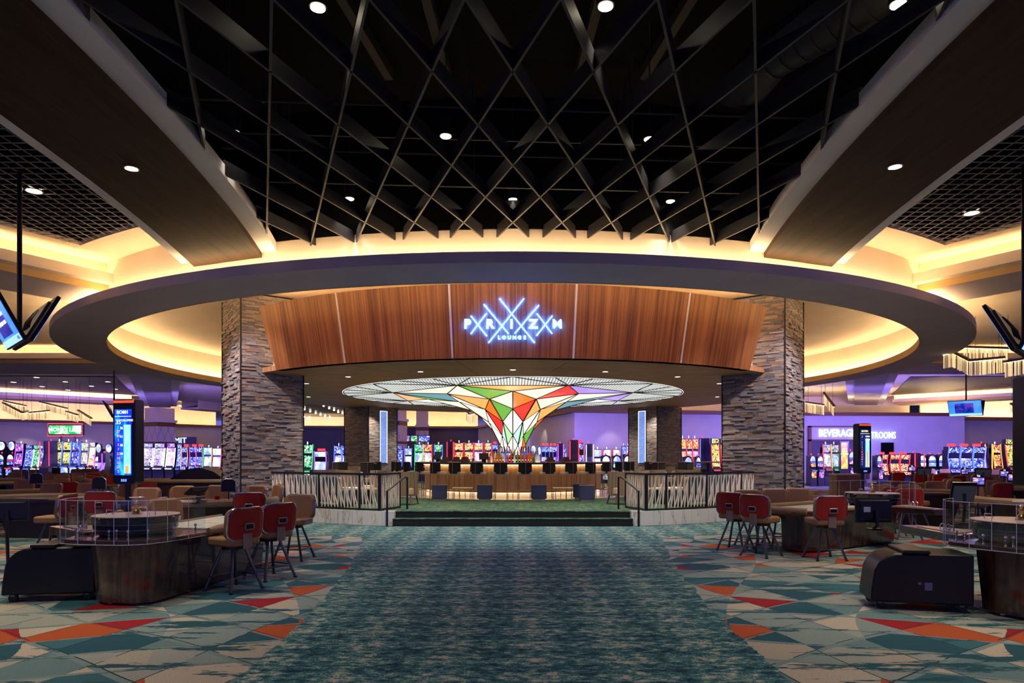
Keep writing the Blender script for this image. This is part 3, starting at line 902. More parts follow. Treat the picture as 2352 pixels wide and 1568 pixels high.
def etched():
    m, nt, b = new_mat('etched_glass')
    v = nt.nodes.new('ShaderNodeTexVoronoi'); v.inputs['Scale'].default_value = 26; L(nt, coords(nt), v.inputs['Vector'])
    c = ramp(nt, v.outputs['Distance'], [(0.1,(0.02,0.05,0.30)),(0.5,(0.20,0.32,0.75))])
    L(nt, c, b.inputs['Emission Color']); b.inputs['Emission Strength'].default_value = 0.9
    b.inputs['Base Color'].default_value = (0.05,0.08,0.2,1)
etched()
stone_column(-6.72, 18.33, 1.6, R(38.3), 5.74, 'tall stacked-stone column at the end of the railing near display RO801', 3)
stone_column(6.72, 18.33, 1.6, R(-38.3), 5.74, 'tall stacked-stone column at the end of the railing near display RO701', 1)
stone_column(-6.3, 30.3, 1.6, R(51.9), 3.73, 'stacked-stone column with a blue light niche near the green slot machines', 0, True)
stone_column(6.3, 30.3, 1.6, R(-51.9), 3.73, 'stacked-stone column with a blue light niche near the dome-topped slot machines', 0, True)

# ---- faceted glass funnel
RNG = [(0.40,1.62,0),(0.47,1.98,4),(0.52,2.32,0),(0.90,2.78,4),(1.32,3.19,0),(2.0,3.47,4),(3.0,3.62,0),(4.3,3.70,4)]
def rv(k, i):
    r, z, off = RNG[k]
    a = -PI/2 + (i*8 + off)*2*PI/64           # i counts around, ring offset is half a step
    return Vector((r*math.cos(a), r*math.sin(a), z))
WW = (1.0, 0.80, 0.62)
PAL = {'w': WW, 'c': (0.95,0.80,0.66), 'r': (1.0,0.035,0.03), 'o': (1.0,0.17,0.02), 'a': (1.0,0.42,0.12), 'g': (0.13,0.42,0.06),
       'l': (0.48,0.95,0.42), 'b': (0.55,0.85,0.95), 't': (0.17,0.36,0.42), 'm': (0.75,0.08,0.75), 'y': (0.25,0.75,0.95), 'v': (0.45,0.30,0.85)}
for k_, c_ in PAL.items():
    m = mat('panel_'+k_, tuple(0.5*v for v in c_), 0.25, emit=c_, es={'w':1.7,'c':1.0,'r':1.0,'o':1.1,'a':1.0,'g':1.0,'l':0.9,'b':0.9}.get(k_, 0.85))
def canopy_mat():
    m, nt, b = new_mat('canopy_mesh')
    v = nt.nodes.new('ShaderNodeTexBrick'); v.offset = 0.0
    v.inputs['Brick Width'].default_value = 0.085; v.inputs['Row Height'].default_value = 0.34; v.inputs['Mortar Size'].default_value = 0.014
    v.inputs['Color1'].default_value = (0.66,0.70,0.62,1); v.inputs['Color2'].default_value = (0.60,0.62,0.60,1); v.inputs['Mortar'].default_value = (0.10,0.10,0.13,1)
    v.inputs['Scale'].default_value = 1.0
    L(nt, coords(nt), v.inputs['Vector'])
    L(nt, v.outputs[0], b.inputs['Base Color']); L(nt, v.outputs[0], b.inputs['Emission Color']); b.inputs['Emission Strength'].default_value = 1.1  # woven canopy is no lamp: emission stands in for light it reflects
canopy_mat()
fun = thing('glass_funnel', 'faceted stained-glass funnel of lit panels spreading over the bar', 'light sculpture', (0, CY, 0))
frame = MB()
edges = set()
def panel(pts, m):
    c = sum(pts, Vector())/len(pts)
    vs = [p + (c-p)*0.03 for p in pts]
    n_ = (vs[1]-vs[0]).cross(vs[2]-vs[0]).normalized()*0.006
    k = len(vs)
    mb = MB(); mb.add([tuple(p+n_) for p in vs]+[tuple(p-n_) for p in vs], [tuple(range(k)), tuple(range(2*k-1,k-1,-1))]+[(i,(i+1)%k,k+(i+1)%k,k+i) for i in range(k)])
    mb.build('glass_panel', m, fun)
    for i in range(k):
        a, b2 = pts[i], pts[(i+1)%k]
        key = tuple(sorted((tuple(round(q,3) for q in a), tuple(round(q,3) for q in b2))))
        if key not in edges:
            edges.add(key)
            r = 0.018 + 0.008*min(1, a.xy.length/2)
            frame.tube([a, b2], r, 5)
# fixed colours where the photo shows them: (bottom ring, index) -> colours of the two halves
FIX = {(0,0):'ww',(1,-1):'bl',(1,0):'bl',(2,0):'ww',(2,-1):'wr',(2,1):'ww',(3,-1):'og',(3,0):'ra',(4,0):'co',(4,-1):'wa',(4,1):'cc',(3,1):'at',(3,-2):'wc',
       (5,-1):'cg',(5,0):'cr',(2,2):'ot',(2,-2):'aw',(3,-3):'gw',(3,2):'to',(4,2):'tc',(4,-2):'gc',(5,1):'ct',(5,-2):'gt'}
col_rnd = random.Random(5)
for k in range(len(RNG)-2):
    for i in range(-4, 4):
        half = RNG[k][2] == 0
        lm, rm = (i-1, i) if half else (i, i+1)
        cc = FIX.get((k,i)) or ''.join(col_rnd.choice('wwwwwwwcccrogalbt') for _ in range(2))
        panel([rv(k,i), rv(k+1,lm), rv(k+2,i)], 'panel_'+cc[0])
        panel([rv(k,i), rv(k+2,i), rv(k+1,rm)], 'panel_'+cc[1])
K = len(RNG)-1
for i in range(-4, 4):      # bottom and top edge triangles, then the flat outer canopy
    half = RNG[1][2] != 0
    panel([rv(0,i), rv(0,i+1), rv(1,i)], 'panel_w')
    lm, rm = (i-1, i) if RNG[K-1][2] == 0 else (i, i+1)
    panel([rv(K-1,i), rv(K,lm), rv(K,rm)], 'panel_'+col_rnd.choice('ccmyavt'))
    a, b2 = rv(K,i), rv(K,i+1)
    t0 = math.atan2(a.y, a.x); arcp = [Vector((5.84*math.cos(t0+2*PI/8*q/8), 5.84*math.sin(t0+2*PI/8*q/8), 3.735)) for q in range(9)]
    mid = (a+b2)/2
    panel([a]+arcp[:3], 'canopy_mesh'); panel([a, arcp[2], arcp[3], arcp[4]], 'canopy_mesh'); panel([a, arcp[4], b2], 'canopy_mesh')
    panel([b2]+list(reversed(arcp[6:9])), 'canopy_mesh'); panel([b2, arcp[6], arcp[5], arcp[4]], 'canopy_mesh')
frame.build('frame', 'lead_frame' if 'lead_frame' in MATS else mat('lead_frame', (0.05,0.035,0.03), 0.35, 0.6), fun)
MB().lathe([(5.84,3.722),(5.87,3.722),(5.87,3.75),(5.84,3.75)], 90, closed_profile=True).build('rim_light', 'rim_glow' , fun)

# ---- bar
bar = thing('bar_counter', 'round wood-clad bar counter lit under its top and along its foot', 'bar', (0, CY, PZ0+0.008))
MB().lathe([(2.75,0.13),(3.1,0.13),(3.1,0.98),(2.75,0.98)], 80, closed_profile=True).build('front_panel', 'bar_wood', bar, smooth=True)
MB().lathe([(2.55,1.0),(3.4,1.0),(3.4,1.065),(2.55,1.065)], 80, closed_profile=True).build('counter_top', mat('bar_top', (0.12,0.085,0.07), 0.15), bar, smooth=True)
MB().lathe([(2.7,0.0),(2.92,0.0),(2.92,0.13),(2.7,0.13)], 80, closed_profile=True).build('kick', 'seam_strip', bar)
MB().lathe([(3.14,0.975),(3.18,0.975),(3.18,0.995),(3.14,0.995)], 80, closed_profile=True).build('light_strip', 'warm_led_soft', bar)
MB().lathe([(2.96,0.10),(3.05,0.10),(3.05,0.128),(2.96,0.128)], 80, closed_profile=True).build('light_strip', 'kick_led', bar)
mb = MB(); mb.tube([(3.32*math.cos(2*PI*i/72), 3.32*math.sin(2*PI*i/72), 0.19) for i in range(72)], 0.02, 6, closed=True); mb.build('foot_rail', 'brass', bar, smooth=True)
for i in range(24):
    a = 2*PI*i/24; mb = MB(); mb.tube([(3.32*math.cos(a),3.32*math.sin(a),0.0),(3.32*math.cos(a),3.32*math.sin(a),0.19)],0.012,6); mb.build('rail_bracket','brass',bar)
# back bar with bottles around the funnel's foot
bb = thing('back_bar', 'round stepped back bar under the foot of the glass funnel', 'back bar', (0, CY, PZ0))
MB().lathe([(0.36,0.0),(1.05,0.0),(1.05,1.02),(0.85,1.02),(0.85,1.13),(0.62,1.13),(0.62,1.24),(0.36,1.24)], 40, closed_profile=True).build('body', 'black_plastic', bb)
MB().lathe([(1.03,1.022),(1.05,1.022),(1.05,1.034),(1.03,1.034)], 40, closed_profile=True).build('light_strip', 'warm_led_soft', bb)
MB().lathe([(0.83,1.132),(0.85,1.132),(0.85,1.144),(0.83,1.144)], 40, closed_profile=True).build('light_strip', 'warm_led_soft', bb)
for nm, c in (('amber',(0.45,0.13,0.02)),('clear',(0.7,0.75,0.8)),('green',(0.05,0.25,0.06)),('red',(0.5,0.02,0.03))): mat('bottle_'+nm, c, 0.08, coat=0.5, emit=c, es=0.12)
BOT = {}
for nm in ('amber','clear','green','red'):
    o = MB().lathe([(0.0,0.0),(0.036,0.0),(0.038,0.16),(0.030,0.20),(0.013,0.24),(0.013,0.30),(0.0,0.30)], 10).build('bottle', 'bottle_'+nm, smooth=True)
    tag(o, {'amber':'amber liquor bottle on the stepped back bar','clear':'clear glass liquor bottle on the stepped back bar','green':'green glass bottle on the stepped back bar','red':'red liquor bottle on the stepped back bar'}[nm], 'bottle', 'liquor bottles under the funnel')
    BOT[nm] = [o, False]
def put_bottle(nm, x, y, z):
    o, used = BOT[nm]
    if used: o = o.copy(); COL.objects.link(o)
    BOT[nm][1] = True
    o.location = (x, y, z)
for (r, z, n) in ((0.94,1.034,30),(0.73,1.145,24),(0.50,1.241,16)):
    for i in range(n):
        a = -PI/2 + (i-n/2+0.5)*PI*1.15/n
        put_bottle(rnd.choice(('amber','amber','clear','clear','red','green')), r*math.cos(a), CY+r*math.sin(a), PZ0+z)
# things on the counter
for px, kind in ((1020,'m'),(1046,'m'),(1066,'m'),(1110,'p'),(1265,'m'),(1302,'m'),(1148,'t'),(1228,'t'),(942,'p'),(1085,'g'),(1226,'g')):
    a = solve_angle(px, 2.95); x, y = on(2.9, a); z = PZ0+0.008+1.066
    if kind == 'm':
        t = thing('napkin_caddy', 'brown caddy of napkins and straws on the bar counter', 'caddy', (x,y,z), a, 'caddies along the bar')
        MB().box(-0.14,0.14,-0.08,0.08,0,0.09).build('tray', 'chair_wood', t); MB().box(-0.10,0.10,-0.05,0.05,0.09,0.17).build('napkin_block', 'brown_trim', t)
    elif kind == 'p':
        t = thing('order_terminal', 'black order terminal tilted on the bar counter', 'terminal', (x,y,z), a+0.5, 'bar order terminals')
        MB().cbox((0,0,0.19),(0.30,0.03,0.22),rx=R(-30)).build('screen_head','black_plastic',t); MB().cbox((0,0.05,0.06),(0.12,0.12,0.12)).build('foot','black_plastic',t)
    elif kind == 't':
        t = thing('beer_tower', 'chrome beer tap tower behind the bar beside the funnel', 'tap tower', (x*0.55,y,z), a, 'beer taps')
        MB().cyl(0,0,0,0.30,0.03,n=10).build('column','chrome',t); MB().box(-0.16,0.16,-0.03,0.03,0.28,0.34).build('bar','chrome',t)
        for q in range(4): MB().cyl(-0.12+0.08*q,-0.035,0.30,0.50,0.011,0.017,n=8).build('tap_handle','dark_steel',t)
    else:
        tag(MB().cyl(x,y,z,z+0.13,0.03,0.035,n=10).build('tall_glass','bottle_green'),'green drink glass standing on the bar counter','glass','green glasses on the bar')

# ---- seating
mat('boucle', (0.025,0.022,0.026), 0.9); mat('seat_leather_cream', (0.62,0.52,0.40), 0.45); mat('ottoman_blue', (0.025,0.035,0.11), 0.7); mat('ottoman_top', (0.08,0.07,0.085), 0.7)
mat('cushion_tan', (0.48,0.36,0.24), 0.8); mat('bench_teal', (0.02,0.045,0.06), 0.7)
def stripe():
    m, nt, b = new_mat('stripe_fabric')
    tc = nt.nodes.new('ShaderNodeTexCoord'); sp = nt.nodes.new('ShaderNodeSeparateXYZ'); L(nt, tc.outputs['Object'], sp.inputs[0])
    f = math_n(nt, 'FRACT', math_n(nt, 'MULTIPLY', math_n(nt, 'ADD', sp.outputs[0], 5.0), 17.0))
    L(nt, ramp(nt, f, [(0.0,(0.24,0.17,0.115)),(0.82,(0.30,0.22,0.15)),(0.86,(0.07,0.05,0.04))], 'CONSTANT'), b.inputs['Base Color']); b.inputs['Roughness'].default_value = 0.85
stripe()
def curved_back(mb, w, z0, z1, depth, thick, y, n=8, flare=1.0):
    """backrest curving around the sitter: sitter faces +Y"""
    vs = []
    for i in range(n+1):
        t = -1 + 2*i/n
        yy = y + depth*t*t
        for z, f in ((z0,1.0),(z1,flare)):
            vs += [(t*w/2*f, yy-thick/2, z), (t*w/2*f*(1-0.06), yy+thick/2, z)]
    fs = []
    for i in range(n):
        a, b2 = i*4, (i+1)*4
        fs += [(a,b2,b2+2,a+2),(a+1,a+3,b2+3,b2+1),(a+2,b2+2,b2+3,a+3),(a,a+1,b2+1,b2)]
    fs += [(0,2,3,1),(n*4,n*4+1,n*4+3,n*4+2)]
    mb.add(vs, fs); return mb
def make_bar_stool():
    t = thing('bar_stool', 'x', 'bar stool')
    MB().prism(rrect(0.42,0.40,0.06), 0.70, 0.79).build('seat', 'seat_leather_cream', t, smooth=True, bevel=0.02)
    curved_back(MB(), 0.40, 0.74, 1.07, 0.10, 0.05, -0.22).build('backrest', 'boucle', t, smooth=True)
    mb = MB(); mb.tube([(t_*0.21, -0.225+0.10*t_*t_-0.02, 1.075) for t_ in (-1,-0.6,-0.2,0.2,0.6,1)], 0.012, 6)
    mb.tube([(0,-0.255,0.72),(0,-0.255,1.07)],0.010,6); mb.build('back_frame', 'gold_frame', t)
    for sx in (-1,1):
        for sy in (-1,1): MB().tube([(sx*0.17,sy*0.16,0.70),(sx*0.19,sy*0.18,0.0)],0.011,6).build('leg','gold_frame',t)
    mb = MB(); mb.tube([(0.185,0.175,0.22),(-0.185,0.175,0.22),(-0.185,-0.175,0.22),(0.185,-0.175,0.22)],0.009,6,closed=True); mb.build('foot_rest','gold_frame',t)
    return t
stool = Proto(make_bar_stool())
for k in range(-8, 8):
    a = R(5 + 10*k); x, y = on(4.0, a)
    stool.put((x, y, PZ0+0.009), a, 'black-backed bar stool with gold legs drawn up to the round bar', 'bar stools around the bar')
# ottomans and low tables
mbp = thing('ottoman', 'x', 'ottoman')
MB().prism(rrect(0.43,0.43,0.05), 0.06, 0.44).build('upholstery','ottoman_blue',mbp,bevel=0.012); MB().box(-0.17,0.17,-0.17,0.17,0.0,0.06).build('plinth','seat_leather_cream',mbp)
MB().prism(rrect(0.436,0.436,0.05), 0.425, 0.452).build('top_pad','ottoman_top',mbp,bevel=0.008)
ott = Proto(mbp)
for px, py, rz in ((1008,1150,0.06),(1113,1150,0.0),(1238,1150,0.03),(1347,1150,-0.08)):
    x, y = FL(px, py, PZ0); ott.put((x, y+(-0.12 if px > 1300 else 0.2), PZ0+0.002), rz, 'square navy ottoman on a cream plinth in front of the bar', 'ottomans in front of the bar')
x, y = FL(1338, 1147, PZ0); ott.put((x-0.04, y+0.25, PZ0+0.002), -0.1, 'square navy ottoman half hidden behind another ottoman', None)
for px in (1061, 1294):
    x, y = FL(px, 1149, PZ0)
    t = thing('side_table', 'low gold wire side table between two navy ottomans', 'side table', (x,y+0.25,PZ0+0.001), 0, 'wire side tables')
    MB().box(-0.29,0.29,-0.24,0.24,0.34,0.36).build('table_top','seat_leather_cream',t)
    for sx in (-1,1):
        for sy in (-1,1): MB().box(sx*0.28-0.007,sx*0.28+0.007,sy*0.23-0.007,sy*0.23+0.007,0,0.34).build('leg','gold_frame',t)
def make_armchair():
    t = thing('armchair', 'x', 'armchair')
    curved_back(MB(), 0.66, 0.24, 0.86, 0.34, 0.10, -0.34, 10, 1.12).build('backrest','stripe_fabric',t,smooth=True)
    MB().prism(rrect(0.56,0.56,0.08), 0.26, 0.44).build('seat','cushion_tan',t,bevel=0.03)
    for sx in (-1,1):
        for sy in (-1,1): MB().tube([(sx*0.22,sy*0.2-0.04,0.27),(sx*0.27,sy*0.26-0.04,0.0)],[0.028,0.016],8).build('leg','chair_wood',t)
    return t
ac = Proto(make_armchair())
for s in (-1, 1): OBST.append((PX(834 if s < 0 else 1522, 21.8), 21.8, 1.0)); OBST.append((*on(8.2, R(36)*s), 0.55)); OBST.append((*on(7.2, R(36)*s), 0.5))
OBST.append((PX(1626,24), 24.0, 0.5))
def AC(px, py, rz, label, group=None):
    x, y = free_spot(*FL(px, py, PZ0), 0.40); return ac.put((x, y, PZ0+0.002), rz, label, group)
AC(932, 1158, R(-12), 'striped tub armchair with wooden legs between the handrail and the slat railing')
AC(1424, 1157, R(18), 'striped tub armchair with wooden legs just beyond the other handrail')
AC(1462, 1150, R(14), 'striped tub armchair tucked behind the railing corner next to another armchair')
for px, py, rz, l in ((748,1142,R(20),'a'),(800,1142,R(5),'a'),(812,1122,R(160),'b'),(852,1124,R(190),'b'),(858,1150,R(110),'c'),
                      (1500,1142,R(-10),'d'),(1580,1142,R(-25),'d'),(1530,1122,R(185),'e'),(1590,1124,R(200),'e')):
    AC(px, py, rz, {'a':'striped tub armchair with its back to the slat railing on the RO801 side','b':'tan tub armchair facing the railing across a low table on the RO801 side','c':'tan tub armchair beside the dark bench behind the railing',
                    'd':'striped tub armchair with its back to the slat railing on the RO701 side','e':'tan tub armchair facing the railing on the RO701 side'}[l], {'a':'armchairs behind the RO801 railing','b':'armchairs facing the RO801 railing','d':'armchairs behind the RO701 railing','e':'armchairs facing the RO701 railing'}.get(l))
for s in (-1, 1):
    a = R(36)*s; x, y = on(8.2, a)
    t = thing('lounge_bench', 'dark teal lounge bench with tan pillows behind the %s railing' % ('RO801' if s < 0 else 'RO701'), 'bench', (x,y,PZ0+0.002), a)
    MB().prism(rrect(1.7,0.62,0.06),0.12,0.42).build('seat','bench_teal',t,bevel=0.02)
    MB().cbox((0,-0.30,0.55),(1.7,0.14,0.46),rx=R(8)).build('backrest','bench_teal',t,bevel=0.03)
    for q in (-0.55,0.0,0.55): MB().cbox((q,-0.12,0.58),(0.40,0.12,0.34),rx=R(14)).build('pillow','cushion_tan',t,bevel=0.05)
    for q in (-0.75,0.75): MB().box(q-0.03,q+0.03,-0.25,0.25,0,0.12).build('leg','black_metal',t)
    x, y = on(7.2, a)
    t = thing('coffee_table', 'low pale coffee table in front of the bench behind the %s railing' % ('RO801' if s < 0 else 'RO701'), 'coffee table', (x,y,PZ0+0.002), a)
    MB().box(-0.55,0.55,-0.3,0.3,0.38,0.42).build('table_top','seat_leather_cream',t); MB().box(-0.45,0.45,-0.2,0.2,0.0,0.38).build('base','black_metal',t)
    # tall table with high stools
    X, Y = (PX(834 if s < 0 else 1522, 21.8), 21.8)

    t = thing('tall_table', 'round tall cocktail table near the stone column with the blue niche on the %s side' % ('RO801' if s < 0 else 'RO701'), 'table', (X,Y,PZ0+0.002))
    MB().cyl(0,0,1.02,1.06,0.42,n=24).build('table_top','chair_wood',t); MB().cyl(0,0,0.03,1.02,0.05,n=12).build('stem','black_metal',t); MB().cyl(0,0,0,0.03,0.27,n=20).build('foot','black_metal',t)
    for q in ((75, 150, 215, 290) if s < 0 else (105, 30, 325, 250)):
        stool.put((X+0.75*math.cos(R(q)), Y+0.75*math.sin(R(q)), PZ0+0.002), R(q)+PI/2, 'black-backed high stool at a round tall cocktail table', 'stools at the tall cocktail tables')
# second tall table on the far side
X, Y = PX(1626,24), 24.0
t = thing('tall_table', 'square-edged tall table behind the railing close to the stone column by RO701', 'table', (X,Y,PZ0*0)); 
MB().cyl(0,0,1.36,1.40,0.42,n=24).build('table_top','chair_wood',t); MB().cyl(0,0,PZ0,1.36,0.05,n=12).build('stem','black_metal',t); MB().cyl(0,0,PZ0+0.001,PZ0+0.03,0.27,n=20).build('foot','black_metal',t)

# ---- neon sign on the fascia
neon = thing('neon_sign', 'blue neon sign with crossed tubes and the words PRIZM LOUNGE', 'sign')
def on_fascia(px, py, proud):
    # a point just in front of the leaning fascia, found along the pixel's direction
    Y = 14.6
    for _ in range(30):
        z = PZ(py, Y); x = PX(px, Y)
        r = 9.3 + (z-3.73)/(5.28-3.73)*0.33 + proud
        Y = CY - math.sqrt(max(r*r - x*x, 0.1))
    return Vector((PX(px, Y), Y, PZ(py, Y)))
def cz(u, v): return (1000 + u/6.533, 640 + v/6.533)       # pixel of the sign's drawing
TUB = [((963,298),(1488,960)),((1330,298),(798,960)),((727,385),(1097,825)),((1553,398),(1190,823)),((533,558),(770,860)),((765,522),(533,825)),((1525,522),(1750,823)),((1755,556),(1518,855))]
for a, b2 in TUB:
    p, q = on_fascia(*cz(*a), 0.03), on_fascia(*cz(*b2), 0.03)
    MB().tube([p, (p+q)/2, q], 0.011, 6).build('neon_tube', 'neon_tube', neon)
def fascia_letter(ch, u, v, size, bold):
    p = on_fascia(*cz(u, v), 0.04)
    a = math.atan2(p.x, CY - p.y)
    o = text_mesh('letter', ch, size, 'neon_letter', neon, p, (R(90-12), 0, -a if False else a), 0.012, bold=bold)
    return o
for ch, u in zip('PRIZM', (480,818,1142,1470,1830)): fascia_letter(ch, u, 684, 0.285, 0.002 if ch == 'M' else 0.010)
for ch, u in zip('LOUNGE', (955,1030,1110,1186,1262,1340)): fascia_letter(ch, u, 884, 0.105, 0.004)
# ================================================================ GAMING PITS
mat('chair_leather', (0.30, 0.155, 0.062), 0.42); mat('chair_red', (0.33, 0.010, 0.006), 0.75); mat('chair_bracket', (0.34, 0.26, 0.19), 0.4, 0.6)
mat('rail_leather', (0.27, 0.19, 0.115), 0.4); mat('felt_grey', (0.09, 0.08, 0.075), 0.8); mat('wheel_black', (0.010, 0.010, 0.014), 0.06, coat=0.6)
mat('cover_plate', (0.50, 0.40, 0.36), 0.25, 0.2); mat('chip_tray', (0.30, 0.25, 0.20), 0.35, 0.4); mat('table_dark', (0.02, 0.012, 0.010), 0.25); mat('cup_red', (0.25, 0.005, 0.02), 0.2); mat('paper_white', (0.7, 0.68, 0.72), 0.7)
def acrylic():
    m = bpy.data.materials.new('acrylic'); m.use_nodes = True; nt = m.node_tree; nt.nodes.clear()
    o = nt.nodes.new('ShaderNodeOutputMaterial'); t = nt.nodes.new('ShaderNodeBsdfTransparent'); g = nt.nodes.new('ShaderNodeBsdfGlossy'); x = nt.nodes.new('ShaderNodeMixShader')
    t.inputs[0].default_value = (0.93,0.94,0.97,1); g.inputs['Roughness'].default_value = 0.04
    x.inputs[0].default_value = 0.055
    nt.links.new(t.outputs[0], x.inputs[1]); nt.links.new(g.outputs[0], x.inputs[2]); nt.links.new(x.outputs[0], o.inputs[0])
    MATS['acrylic'] = m
acrylic()
mat('acrylic_edge', (0.6, 0.6, 0.7), 0.15)
def felt():
    m, nt, b = new_mat('roulette_felt')
    v = nt.nodes.new('ShaderNodeTexBrick'); v.offset = 0.0
    v.inputs['Brick Width'].default_value = 0.15; v.inputs['Row Height'].default_value = 0.13; v.inputs['Mortar Size'].default_value = 0.008; v.inputs['Scale'].default_value = 1.0
    v.inputs['Color1'].default_value = (0.42,0.52,0.42,1); v.inputs['Color2'].default_value = (0.40,0.05,0.06,1); v.inputs['Mortar'].default_value = (0.75,0.75,0.66,1); v.inputs['Bias'].default_value = -0.2
    L(nt, coords(nt), v.inputs['Vector'])
    L(nt, mix_rgb(nt, 0.3, v.outputs[0], (0.62,0.72,0.62)), b.inputs['Base Color']); b.inputs['Roughness'].default_value = 0.85
felt()

def back_shell(w, z0, z1, r, y, thick, bow, n=7, tilt=0.10):
    """rounded cushion slab in XZ, bowed around the sitter (sitter faces +Y)"""
    out = rrect(w, z1-z0, r, n); c = (z0+z1)/2
    def P(x, z, yy): return (x, yy + bow*(x/(w/2))**2 - tilt*(z), c+z)
    vs = []; k = len(out)
    lay = ((1.0, y-thick*0.42), (1.0, y+thick*0.30), (0.92, y+thick*0.5))
    for f, yy in lay: vs += [P(px*f, pz*f, yy) for px, pz in out]
    fs = []
    for q in range(2): fs += [(q*k+i, (q+1)*k+i, (q+1)*k+(i+1)%k, q*k+(i+1)%k) for i in range(k)]
    # caps as strips of quads so that the bow is kept
    def cap(base, flip):
        h = k//2
        for i in range(h-1):
            f = (base+i, base+i+1, base+k-2-i, base+k-1-i)
            fs.append(f if flip else tuple(reversed(f)))
    cap(0, True); cap(2*k, False)
    return vs, fs
def make_game_chair(full=True):
    t = thing('game_chair', 'x', 'chair')
    W = 0.50
    MB().prism(rrect(0.47,0.45,0.09), 0.535, 0.635).build('seat', 'chair_leather', t, smooth=True, bevel=0.025)
    v, f = back_shell(W, 0.61, 0.975, 0.09, -0.215, 0.085, 0.055)
    MB().add(v, f).build('backrest', 'chair_leather', t, smooth=True)
    v, f = back_shell(W-0.03, 0.625, 0.96, 0.08, -0.262, 0.02, 0.055)
    MB().add(v, f).build('back_panel', 'chair_red', t, smooth=True)
    if not full:
        mb = MB(); mb.cyl(0,0,0.49,0.535,0.12,n=10)
        for sx in (-1,1):
            for sy in (-1,1): mb.tube([(sx*0.08,sy*0.08,0.50),(sx*0.22,sy*0.22,0.0)],0.016,5)
        mb.build('legs', 'dark_steel', t)
        return t
    out = rrect(W+0.004, 0.369, 0.09, 7); c = 0.7925
    mb = MB(); mb.tube([(x, -0.253+0.055*(x/(W/2))**2-0.10*z, c+z) for x, z in out], 0.011, 6, closed=True); mb.build('chrome_rim', 'chrome', t, smooth=True)
    # grip slot
    mb = MB(); pts = rrect(0.12,0.065,0.012,2); mb.tube([(x,-0.272,0.76+z) for x,z in pts],0.009,5,closed=True); mb.build('grip_frame','chair_bracket',t)
    MB().box(-0.05,0.05,-0.276,-0.262,0.735,0.785).build('grip_slot','black_plastic',t)
    mb = MB(); mb.prism([(-0.062,-0.245),(0.062,-0.245),(0.062,-0.228),(-0.062,-0.228)],0.50,0.68); mb.build('bracket','chair_bracket',t,bevel=0.008)
    v = [( -0.21,0.0,0.6365),(0.21,0.0,0.6365)]
    MB().cyl(0,0,0.485,0.535,0.13,n=18).build('swivel','black_metal',t)
    for sx in (-1,1):
        for sy in (-1,1):
            lg = MB(); lg.tube([(sx*0.085,sy*0.085,0.50),(sx*0.225,sy*0.225,0.012)],[0.017,0.019],8); lg = lg.build('leg','dark_steel',t,smooth=True)
            MB().cyl(sx*0.227,sy*0.227,0.0,0.014,0.026,n=10).build('glide','black_plastic',lg)
    mb = MB(); pts = rrect(0.40,0.40,0.05,3); mb.tube([(x,y,0.165) for x,y in pts],0.009,6,closed=True); mb.build('foot_ring','dark_steel',t,smooth=True)
    return t
near_chair = Proto(make_game_chair(True))
far_chair = Proto(make_game_chair(False))
def rou_obst(loc, rz):
    for ly in (0.4, 0.9, 1.4, 1.9, 2.4, 2.8):
        p = Matrix.Translation(loc) @ Matrix.Rotation(rz,4,'Z') @ Vector((-0.05,ly,0)); OBST.append((p.x, p.y, 0.34))
ROU = [((-4.18,7.12,0), R(-7)), ((4.80,6.56,0), R(-58)), ((6.95,12.9,0), R(124))]
for q in ROU: rou_obst(*q)
CARD = [(-5.55,12.9,8,'behind table RO801 with the red cup on it'),(-9.35,13.3,170,'seen past the clear shield of RO801'),(-12.3,16.6,-10,'in the pit behind the trolley'),(-14.6,20.6,170,'in the pit among many chairs'),(-18.6,25.2,10,'near the first row of slot machines'),(-20.4,32.5,0,'near the tall money link sign'),
        (9.3,15.4,170,'beyond the RO701 wheel'),(9.9,12.9,-15,'with the lit table sign'),(15.4,21.5,8,'in the pit below the hanging screens'),(17.2,25.0,175,'near the curved slot bank'),(13.2,18.4,4,'in the far pit behind RO701')]
for x, y, d, l in CARD:
    OBST.append((x + 0.3*math.sin(R(d)), y - 0.3*math.cos(R(d)), 0.95))
OBST.append((PX(425,20.5), 20.5, 1.35)); OBST.append((PX(1940,20.5), 20.5, 0.45))
def NC(x, y, deg, label, group=None):
    x, y = free_spot(x, y, 0.30)
    return near_chair.put((x, y, 0), R(deg), label, group)
# chairs at the tower-display roulette table
NC(-3.32, 8.12, 62, 'red-backed swivel game chair drawn up beside the wheel shield of table RO801', None)
NC(-3.17, 8.90, 55, 'red-backed swivel game chair at the felt end of table RO801 beside the carpet runner', None)
NC(-4.75, 9.55, -118, 'tan leather game chair facing the felt across table RO801', None)
NC(-3.38, 10.55, 172, 'tan leather game chair at the far end of table RO801', None)
NC(-4.42, 11.55, 12, 'dark red backed game chair between table RO801 and the next card table', None)
for px, yt, deg in ((575,1117,160),(619,1118,128),(408,1118,178),(327,1121,182),(489,1116,175)):
    Y = 0.605*F/(yt-HY); NC(PX(px,Y), Y, deg, 'tan leather game chair at the half-round card table behind table RO801', 'chairs of the card table behind RO801')
NC(PX(243,11.9), 11.9, 8, 'dark red backed game chair seen through the clear shield of table RO801')
NC(PX(96,10.6), 10.9, 95, 'tan leather game chair sideways at the dark table behind the trolley of RO801')
